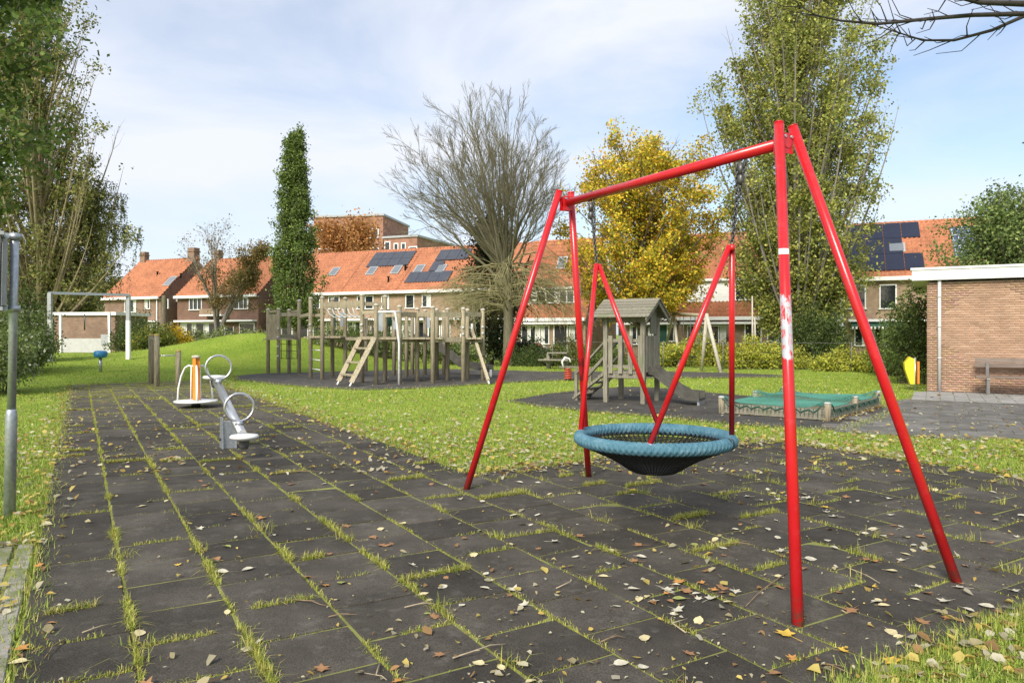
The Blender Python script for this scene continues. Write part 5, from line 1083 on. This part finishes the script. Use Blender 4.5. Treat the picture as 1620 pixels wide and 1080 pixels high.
for A_, s in ((aN, 1), (aF, -1)):
    for k in (-1, 1):
        mb = MB(); mb.prism([A_-vd*.055+V3(0,0,HB-.075), A_+vd*.055+V3(0,0,HB-.075), A_+vd*.05+V3(0,0,HB+.06), A_-vd*.05+V3(0,0,HB+.06)], ud*(s*.02+k*.03-.004), ud*(s*.02+k*.03+.004)); o = mb.build('gusset_plate', M_red, t, True)
        for q in (-.03, .03): c = A_+ud*(s*.02+k*.036)+vd*q+V3(0,0,HB+.035); MB().tube([c, c+ud*k*.012], .011, 6).build('bolt', M_galv, o)
# ---- the basket hangs from the frame
ctr = V3(1.16, 5.94, 0.70); t = thing('nest_swing_seat', 'round blue-rimmed nest swing with black net on red hanger tubes and chains', 'swing', (1.16, 5.94, 0.45))
RR, rt = .605, .050
def rimpoint(th_, ph, r): return V3((RR+r*math.cos(ph))*math.cos(th_), (RR+r*math.cos(ph))*math.sin(th_), r*math.sin(ph))
nt_, npz = 704, 28; Vr = []
for i in range(nt_):
    th_ = 2*math.pi*i/nt_
    for j in range(npz):
        ph = 2*math.pi*j/npz; a1_ = math.cos(88*th_+4*ph); a2_ = math.cos(88*th_-4*ph+1.5); r = rt*(1+.11*max(a1_, a2_)-.06); p = rimpoint(th_, ph, r)+ctr; Vr.append((p.x, p.y, p.z))
i, j = np.meshgrid(np.arange(nt_), np.arange(npz), indexing='ij'); i2 = (i+1) % nt_; j2 = (j+1) % npz
m, n, b = newmat('blue_rope'); c = ramp(n, noise(n, 9, 6, .7), [(.3, (.045,.125,.175)), (.55, (.085,.19,.25)), (.75, (.17,.27,.32))]); n.links.new(c, b.inputs['Base Color']); b.inputs['Roughness'].default_value = .85; b.inputs['Specular IOR Level'].default_value = .2; bump(n, b, noise(n, 300, 2, .5), .4, .004)
me = npmesh('rim', np.array(Vr), np.stack([i*npz+j, i2*npz+j, i2*npz+j2, i*npz+j2], -1).reshape(-1, 4), m); me.polygons.foreach_set('use_smooth', [True]*len(me.polygons)); rim = link('rim', me, t, True)
# worn black gap on the rim
MB().tube([rimpoint(R(-38)+k*R(2), 0, 0)+ctr for k in range(4)], rt*1.03, 16).build('bare_patch', M_net, rim)
prof = [(RR-.0, -.045), (RR-.04, -.065), (.49, -.095), (.38, -.145), (.29, -.195), (.215, -.245), (.175, -.265), (.12, -.272), (.06, -.275), (.008, -.276)]
dense = []
for q in range(len(prof)-1):
    a_, b_ = prof[q], prof[q+1]; n_ = max(1, int(math.dist(a_, b_)/.026)); dense += [(a_[0]+(b_[0]-a_[0])*k/n_, a_[1]+(b_[1]-a_[1])*k/n_) for k in range(n_)]
dense.append(prof[-1]); na = 74; Vb = []; Fb = []
for r, z in dense: Vb += [(ctr.x+r*math.cos(2*math.pi*k/na), ctr.y+r*math.sin(2*math.pi*k/na), ctr.z+z) for k in range(na)]
for q in range(len(dense)-1):
    for k in range(na): Fb.append((q*na+k, q*na+(k+1) % na, (q+1)*na+(k+1) % na, (q+1)*na+k))
me = bpy.data.meshes.new('net'); me.from_pydata(Vb, [], Fb); me.materials.append(M_net); net = link('net', me, t, True); md = net.modifiers.new('w', 'WIREFRAME'); md.thickness = .0125; md.use_even_offset = False
for tilt in (0,):
    mb = MB()
    for k in range(72): th_ = 2*math.pi*k/72; mb.tube([rimpoint(th_, R(200), rt)+ctr, V3(ctr.x+.46*math.cos(th_), ctr.y+.46*math.sin(th_), ctr.z-.06), V3(ctr.x+.33*math.cos(th_+.05), ctr.y+.33*math.sin(th_+.05), ctr.z-.14)], .007, 5, False)
    mb.build('net_spokes', M_net, net)
J = {}
for key, pj, angs, bt in (('far', V3(.771, 6.633, 2.19), (75.7, 165.7), V3(.727, 6.707, HB)), ('near', V3(1.575, 5.217, 2.19), (255.7, 345.7), V3(1.616, 5.147, HB))):
    for a in angs:
        e = ctr+rimpoint(R(a), R(90), rt*.6); side = (e-pj); side.z = 0; side.normalize(); s0 = pj+side*.018-V3(0,0,.01)
        o = MB().tube([s0, e], .0215, 16).build('hanger_tube', M_red, t, True); MB().tube([e-V3(0,0,.012), e+(s0-e)*.012], .026, 14).build('collar', M_galv, o)
    # chain: linked oval rings, doubled at the top
    def links(p0, p1, mb, lw=.011, ll=.038, rr=.0042, stag=0):
        n_ = max(2, int((p1-p0).length/(ll*.62))); d_ = (p1-p0).normalized(); s1 = d_.orthogonal().normalized(); s2 = d_.cross(s1)
        for q in range(n_):
            c_ = p0.lerp(p1, (q+.5)/n_); s_ = s1 if (q+stag) % 2 else s2; mb.tube([c_+s_*lw*math.cos(w_*math.pi/4)+d_*(ll/2)*math.sin(w_*math.pi/4) for w_ in range(8)], rr, 5, closed=True)
    top = bt-V3(0,0,.045); mid = top.lerp(pj, .48); mb = MB(); links(mid, pj+V3(0,0,.0), mb, .013, .044, .0058); links(top+ud*.035*(1 if key == 'far' else 1), mid, mb, .012, .042, .0048); mb.build('chain', M_chain, t, True)
    mb = MB(); links(top-ud*.045, mid-ud*.02, mb, .011, .04, .0042); mb.build('safety_chain', M_chain, t, True)
    MB().tube([top-V3(0,0,.10), top+V3(0,0,-.02)], [.018, .028], 10).build('swivel', M_chain, t, True); MB().lathe(top-V3(0,0,.17), [(.012,0), (.026,.02), (.026,.06), (.012,.08)], 10).build('bearing', M_chain, t, True)
    MB().tube([bt+V3(0,0,-.045), bt+V3(0,0,.058)], .012, 8).build('hanger_bolt', M_chain, t, True); MB().lathe(pj-V3(0,0,.045), [(.018,0), (.024,.015), (.022,.04), (.010,.045)], 12).build('joint', M_red, t, True)
# ================================================================ GRASS, MOSS TUFTS, FALLEN LEAVES, TWIGS
rg = np.random.default_rng(2024)
def blades(x, y, z, h, wd, cols, lean=0.45, segs=2):
    n = len(x); az = rg.uniform(0, 2*np.pi, n); ln = np.abs(rg.normal(0, lean, n)); dx, dy = np.cos(az), np.sin(az); bx, by = -dy, dx
    h = h*rg.uniform(.5, 1.35, n); wd = wd*rg.uniform(.7, 1.3, n); p0 = np.stack([x, y, z], 1); L_ = np.stack([dx, dy, np.zeros(n)], 1); S_ = np.stack([bx, by, np.zeros(n)], 1); up = np.array((0, 0, 1.0))
    m1 = p0+L_*(h*ln*.35)[:, None]+up*(h*.6)[:, None]; tp = p0+L_*(h*ln)[:, None]+up*(h*np.clip(1-.35*ln, .2, 1))[:, None]; w_ = (wd/2)[:, None]
    ci = rg.integers(0, len(cols), n); col = np.array(cols)[ci]*rg.uniform(.75, 1.25, (n, 1))
    if segs == 2:
        V = np.stack([p0-S_*w_, p0+S_*w_, m1+S_*w_*.75, m1-S_*w_*.75, tp], 1).reshape(-1, 3); k = np.arange(n)*5
        F = np.concatenate([np.stack([k, k+1, k+2], 1), np.stack([k, k+2, k+3], 1), np.stack([k+3, k+2, k+4], 1)]); return V, F, np.concatenate([col]*3)
    V = np.stack([p0-S_*w_, p0+S_*w_, tp], 1).reshape(-1, 3); return V, np.arange(3*n).reshape(n, 3), col
def merge(parts):
    V = []; F = []; Cc = []; o = 0
    for v, f, c in parts: V.append(v); F.append(f+o); Cc.append(c); o += len(v)
    return np.concatenate(V), np.concatenate(F), np.clip(np.concatenate(Cc), 0, 1)
GC = [(.26,.365,.05), (.30,.41,.058), (.17,.26,.038), (.39,.45,.085), (.47,.45,.15), (.13,.20,.03)]
def scatter(n, d0, d1, pw=1.0, side=.84):
    """positions on the ground, thinning out with distance"""
    u = rg.uniform(0, 1, n); d = 1/((1-u)/d0+u/d1) if pw == 1 else d0+(d1-d0)*u; x = rg.uniform(-side, side, n)*d; return x, d
parts = []
x, y = scatter(420000, 2.6, 9.0); ok = ~bare(x, y); x, y = x[ok], y[ok]; print('near blades', len(x)); parts.append(blades(x, y, terr(x, y)-.004, .06, .0065, GC, .8, 2))
x, y = scatter(340000, 7.0, 20.0); ok = ~bare(x, y); x, y = x[ok], y[ok]; print('mid blades', len(x)); parts.append(blades(x, y, terr(x, y)-.004, .050, .010, GC, .8, 1))
x, y = scatter(110000, 17, 44.0, 2); ok = ~bare(x, y); x, y = x[ok], y[ok]; print('far blades', len(x)); parts.append(blades(x, y, terr(x, y)-.004, .06, .022, GC, .9, 1))
V, F, cl = merge(parts); o = link('grass', npmesh('grass', V, F, M_grass, cl, 3)); tag(o, 'short green grass covering the lawns', 'grass', kind='stuff')
# grass in the tile joints
JC = [(.36,.38,.06), (.27,.33,.05), (.46,.43,.10), (.20,.26,.045), (.52,.46,.16)]
PX = []; PY = []; PH = []
def joint(a0, b0, a1, b1, dens, hmul=1.0):
    """tufts along one joint line, bunched by a slow noise"""
    ln = math.hypot(a1-a0, b1-b0); n = rg.poisson(dens*ln)
    if n == 0: return
    f = rg.uniform(0, 1, n); s = rg.normal(0, .011, n); a = a0+(a1-a0)*f; b_ = b0+(b1-b0)*f
    if abs(a1-a0) > abs(b1-b0): b_ = b_+s
    else: a = a+s
    PX.append(UX*a+VX*b_); PY.append(UY*a+VY*b_); PH.append(rg.uniform(.4, 1.0, n)*hmul)
for c in range(1, 18):
    bb = B0+T*c; lo = -1.2 if bb < 2.5 else A_NEAR; hi = A_FAR if bb < B1+.1 else A_MID; a = lo
    while a < hi:
        w_ = rg.gamma(1.5, .55)*(1.25 if c in (1, 2, 3, 4) else .75 if c < 9 else .55); far = min(1.6, max(.8, a/9)); joint(a, bb, min(a+.25, hi), bb, 500*w_*(1 if a < 9 else .9), min(1.1, .35+.32*w_)); a += .25
for (a, b_, l) in TILES:
    w_ = rg.gamma(.55, 1.15)
    if a > 6: w_ *= 1.5
    e = .5*rg.uniform(.3, 1); s0 = rg.uniform(0, .5-e); joint(a-l/2, b_-T/2+s0, a-l/2, b_-T/2+s0+e, 420*w_, min(1.15, .35+.32*w_))
for k in range(90):                                                   # loose tufts
    a, b_ = rg.uniform(1.5, 7.2), rg.uniform(B0, B2); c = round((b_-B0)/T)*T+B0; n = rg.integers(12, 45)
    PX.append(UX*a+VX*c+rg.normal(0, .035, n)); PY.append(UY*a+VY*c+rg.normal(0, .025, n)); PH.append(rg.uniform(.7, 1.7, n))
x = np.concatenate(PX); y = np.concatenate(PY); hh = np.concatenate(PH); ok = tile_zone(x, y) & (y > 2.2); x, y, hh = x[ok], y[ok], hh[ok]; print('joint blades', len(x))
near = y < 8; pr = [blades(x[near], y[near], np.full(near.sum(), -.013), .058*hh[near], .0042, JC, .9, 2), blades(x[~near], y[~near], np.full((~near).sum(), -.012), .055*hh[~near], .011, JC, .9, 1)]
V, F, cl = merge(pr); o = link('joint_grass', npmesh('joint_grass', V, F, M_grass, cl, 3)); tag(o, 'thin yellow-green grass growing in the joints of the rubber tiles', 'grass', kind='stuff')
# rough grass fringes along the lawn edges
ex = []; ey = []
def fringe(p, q, dens, s=.06):
    p, q = Vector(p[:2]), Vector(q[:2]); n = int((q-p).length*dens); f = rg.uniform(0, 1, n); nn = Vector((-(q-p).y, (q-p).x)).normalized(); o_ = rg.normal(0, s, n); ex.append(p.x+(q.x-p.x)*f+nn.x*o_); ey.append(p.y+(q.y-p.y)*f+nn.y*o_)
for a, b_, dn in ((uv(1.0, B0), uv(6.5, B0), 420), (uv(6.5, B0), uv(26, B0), 260), (uv(A_MID, B1), uv(A_FAR, B1), 260), (uv(A_MID, B1), uv(A_MID, B2), 420), (uv(A_NEAR, 2.8), uv(A_NEAR, B2), 1500), (uv(A_NEAR, B2), uv(A_MID, B2), 400), (uv(6.55, -2.4), uv(6.55, B0), 900)): fringe(a, b_, dn)
for pl in (climb_poly, tower_poly):
    for i in range(len(pl)): fringe(pl[i], pl[(i+1) % len(pl)], 160, .08)
x = np.concatenate(ex); y = np.concatenate(ey); V, F, cl = blades(x, y, np.full(len(x), -.02), .07, .008, GC+JC, .8, 1); o = link('edge_grass', npmesh('edge_grass', V, F, M_grass, np.clip(cl, 0, 1), 3)); tag(o, 'ragged longer grass along the lawn edges', 'grass', kind='stuff')
# fallen leaves
LEAFC = {'pale': (.47,.44,.34), 'cream': (.52,.45,.25), 'yellow': (.55,.36,.05), 'brown': (.27,.14,.06), 'orange': (.42,.20,.05), 'olive': (.27,.29,.08)}
LM = {k: mat('fallen_leaf_'+k, c, .75, .25, 30) for k, c in LEAFC.items()}
def leafmesh(kind, mname, s):
    q = random.Random(s); mb = MB()
    if kind == 'round': out_ = [(-.5,0), (-.38,.22), (-.1,.36), (.2,.28), (.5,0), (.2,-.28), (-.1,-.36), (-.38,-.22)]
    else:
        out_ = []; tipsr = ((0, .5), (1.0, .46), (2.1, .36), (2.9, .2), (3.4, .2), (4.2, .36), (5.3, .46))
        for i, (a, r) in enumerate(tipsr):
            out_.append((r*math.cos(a), r*math.sin(a))); a2 = (a+(tipsr[(i+1) % 7][0] if i < 6 else 6.283))/2; out_.append((.24*math.cos(a2), .24*math.sin(a2)))
    fx, fy, tw = q.uniform(.15, .6), q.uniform(-.4, .5), q.uniform(-.5, .5)
    def hz(x, y): return .02+fx*y*y+fy*x*x*.5+tw*x*y*.5+abs(y)*.08+q.uniform(0, .03)
    vs = [(0, 0, .02)]+[(x, y, hz(x, y)) for x, y in out_]; n = len(out_); mn = min(v[2] for v in vs); vs = [(a, b_, c-mn+.012) for a, b_, c in vs]
    fs = [(0, 1+i, 1+(i+1) % n) for i in range(n)]; mb.add(vs, fs, True); mb.tube([(-.35 if kind == 'round' else -.15, 0, .03), (-.8, .06*q.uniform(-1, 1), .05)], [.014, .01], 4)
    me = bpy.data.meshes.new('fallen_leaf'); me.from_pydata(mb.v, [], mb.f); me.materials.append(LM[mname]); me.polygons.foreach_set('use_smooth', [True]*len(me.polygons)); return me
kinds = [('round', 'pale', 30), ('round', 'cream', 16), ('lobed', 'pale', 14), ('lobed', 'brown', 16), ('round', 'brown', 10), ('lobed', 'orange', 6), ('lobed', 'yellow', 4), ('round', 'olive', 4)]
LMESH = [(leafmesh(k, m_, 10*i+j), m_, k, w_/3) for i, (k, m_, w_) in enumerate(kinds) for j in range(3)]
wts = [l[3] for l in LMESH]; q = random.Random(77)
LAB = {'pale': 'pale grey-white fallen leaf lying on the rubber tiles', 'cream': 'cream fallen leaf lying on the rubber tiles', 'yellow': 'bright yellow fallen leaf lying on the rubber tiles', 'brown': 'brown curled fallen leaf lying on the rubber tiles', 'orange': 'orange fallen leaf lying on the rubber tiles', 'olive': 'green fallen leaf lying on the rubber tiles'}
cnt = 0; tries = 0
clusters = [uv(2.6, 4.2), uv(2.4, 1.6), uv(3.2, 3.1), uv(4.5, 6.0), uv(2.9, .5), uv(3.3, 5.2)]
while cnt < 270 and tries < 9000:
    tries += 1; d = 1/((1-q.random())/2.9+q.random()*0/1+(1/11)*0) if False else 3.0*math.exp(q.random()*1.15); x = q.uniform(-.74, .74)*d; y = d
    if q.random() < .22: cx_, cy_ = q.choice(clusters); x, y = cx_+q.gauss(0, .22), cy_+q.gauss(0, .22)
    if not bool(tile_zone(np.array(x), np.array(y))) or y < 2.7: continue
    if x < -.2*y and q.random() < .45: continue
    me, mn, kd, _ = q.choices(LMESH, wts)[0]; s = q.uniform(.045, .085) if kd == 'round' else q.uniform(.06, .12)
    o = link('fallen_leaf', me, loc=(x, y, .004)); o.rotation_euler = (q.gauss(0, .12), q.gauss(0, .12), q.uniform(0, 6.28)); o.scale = (s, s, s); tag(o, LAB[mn], 'leaf', 'fallen leaves on the rubber tiles'); cnt += 1
big = link('fallen_leaf', leafmesh('lobed', 'yellow', 555), loc=G(1243, 1003, .006)); big.scale = (.14,)*3; big.rotation_euler.z = 2; tag(big, 'large yellow maple leaf lying at the foot of the nearest red leg', 'leaf')
big = link('fallen_leaf', leafmesh('lobed', 'orange', 556), loc=G(32, 1026, .012)); big.scale = (.10,)*3; tag(big, 'golden orange leaf on the kerb by the concrete path', 'leaf')
# the countless small leaves on lawn and far tiles
def litter(x, y, z, size, cols):
    n = len(x); a = rg.uniform(0, 6.283, n); d = np.stack([np.cos(a), np.sin(a), rg.normal(0, .25, n)], 1); s = np.stack([-np.sin(a), np.cos(a), rg.normal(0, .35, n)], 1); L_ = (size*rg.uniform(.6, 1.4, n))[:, None]; p = np.stack([x, y, z], 1)
    V = np.stack([p-d*L_*.5, p+s*L_*.34, p+d*L_*.5, p-s*L_*.34], 1).reshape(-1, 3); return V, np.arange(4*n).reshape(n, 4), np.array(cols)[rg.integers(0, len(cols), n)]*rg.uniform(.75, 1.2, (n, 1))
PALE = [(.49,.45,.30), (.44,.38,.21), (.56,.45,.13), (.32,.19,.08), (.54,.50,.37), (.50,.36,.09)]
x, y = scatter(3000, 3.0, 12.0); ok = ~bare(x, y); x1, y1 = x[ok], y[ok]; x, y = scatter(20000, 9.0, 42.0); ok = ~bare(x, y); x2, y2 = x[ok], y[ok]
ok = rg.uniform(size=len(x2)) < np.clip(.5+.4*_S((x2+6)/3), 0, 1); x2, y2 = x2[ok], y2[ok]
# drifts along edges
fx_ = []; fy_ = []
for a, b_, n, s in ((uv(A_MID, B1), uv(A_MID, B2), 520, .16), (uv(A_MID+.1, B1+.1), uv(A_FAR, B1+.1), 700, .18), (uv(A_NEAR+1, B2+.05), uv(A_MID, B2+.05), 320, .15), (uv(6.5, B0-.05), uv(24, B0-.05), 320, .14), (uv(6.5, -2.4), uv(6.5, B0), 200, .10), (uv(A_NEAR-.05, 3), uv(A_NEAR-.05, 8), 150, .12), (tuple(c1[:2]), tuple((c1+eL*3.4)[:2]), 420, .13), (uv(1.5, B0-.2), uv(6, B0-.2), 90, .14)):
    f = rg.uniform(0, 1, n); fx_.append(a[0]+(b_[0]-a[0])*f+rg.normal(0, s, n)); fy_.append(a[1]+(b_[1]-a[1])*f+rg.normal(0, s, n))
xd, yd = np.concatenate(fx_), np.concatenate(fy_); x, y = scatter(2600, 8.0, 32.0); ok = bare(x, y); xt, yt = x[ok], y[ok]; x, y = scatter(1500, 2.9, 9.5); ok = tile_zone(x, y) & ((x > -.15*y) | (rg.uniform(size=len(x)) < .45)); xs_, ys_ = x[ok], y[ok]
def litter3(x, y, z, size):
    """small folded leaves with a real outline"""
    n = len(x); a = rg.uniform(0, 6.283, n); ca, sa = np.cos(a), np.sin(a); L_ = size*rg.uniform(.6, 1.4, n); f = rg.uniform(.1, .9, n); cu = rg.uniform(-.5, .6, n); tx, ty = rg.normal(0, .3, n), rg.normal(0, .3, n)
    O = np.array([(-.5,0), (-.3,.24), (.08,.33), (.5,0), (.08,-.33), (-.3,-.24)]); V = np.zeros((n, 6, 3))
    for k, (u, v) in enumerate(O):
        u_ = u*(1+rg.normal(0, .12, n)); v_ = v*(1+rg.normal(0, .2, n)); V[:, k, 0] = x+L_*(ca*u_-sa*v_); V[:, k, 1] = y+L_*(sa*u_+ca*v_); V[:, k, 2] = z+L_*(abs(v)*f+cu*u*u+tx*u_+ty*v_)
    k = np.arange(n)*6; F = np.concatenate([np.stack([k, k+3, k+2, k+1], 1), np.stack([k, k+5, k+4, k+3], 1)]); c = np.array(PALE)[rg.integers(0, len(PALE), n)]*rg.uniform(.7, 1.2, (n, 1)); return V.reshape(-1, 3), F, np.concatenate([c, c])
pr = [litter3(x1, y1, terr(x1, y1)+.040, .06), litter(x2, y2, terr(x2, y2)+.048, .06, PALE), litter3(xd, yd, np.full(len(xd), .016), .06), litter3(xt, yt, np.full(len(xt), .012), .06), litter3(xs_, ys_, np.full(len(xs_), .012), rg.choice([.018, .03, .05], len(xs_), p=[.5, .32, .18]))]
V, F, cl = merge(pr); o = link('leaf_litter', npmesh('leaf_litter', V, F, M_leaf, cl)); tag(o, 'countless small pale fallen leaves strewn over lawns and rubber', 'leaves', kind='stuff')
# twigs
TW = [mat('twig_brown', (.20,.14,.08), .9, .3, 20), mat('twig_pale', (.34,.28,.19), .9, .2, 20)]
tw_px = [((465,948), (520,958)), ((1335,895), (1392,922)), ((1245,905), (1180,958)), ((716,1040), (800,1018)), ((100,1012), (70,1040)), ((130,1000),(180,985)), ((438,748),(510,746)), ((1085,1000),(1062,975)), ((950,1015),(990,1008)), ((600,1050),(612,1075)), ((1150,860),(1195,862)), ((1015,725),(1060,715)), ((520,975),(560,968)), ((640,960),(690,955)), ((1300,1050),(1345,1065)), ((880,930),(905,915))]
for k, (a, b_) in enumerate(tw_px):
    p0, p1 = G(a[0], a[1], .012), G(b_[0], b_[1], .014); md_ = (p0+p1)/2+V3(q.gauss(0, .03), q.gauss(0, .03), .012); mb = MB(); mb.tube([p0, p0.lerp(md_, .6), md_, md_.lerp(p1, .5)+V3(0, q.gauss(0,.012), .004), p1], [.0042, .004, .0036, .003, .002], 5); mb.tube([md_, md_+(p1-md_)*.4+V3(q.gauss(0,.04), q.gauss(0,.04), .012)], [.0025, .0015], 4)
    o = mb.build('twig', TW[k % 2]); tag(o, ('brown' if k % 2 == 0 else 'pale')+' dry twig lying on the rubber tiles', 'twig', 'dry twigs on the rubber tiles')
print('objects', len(bpy.data.objects), 'tris', sum(len(me.polygons)*2 for me in bpy.data.meshes))
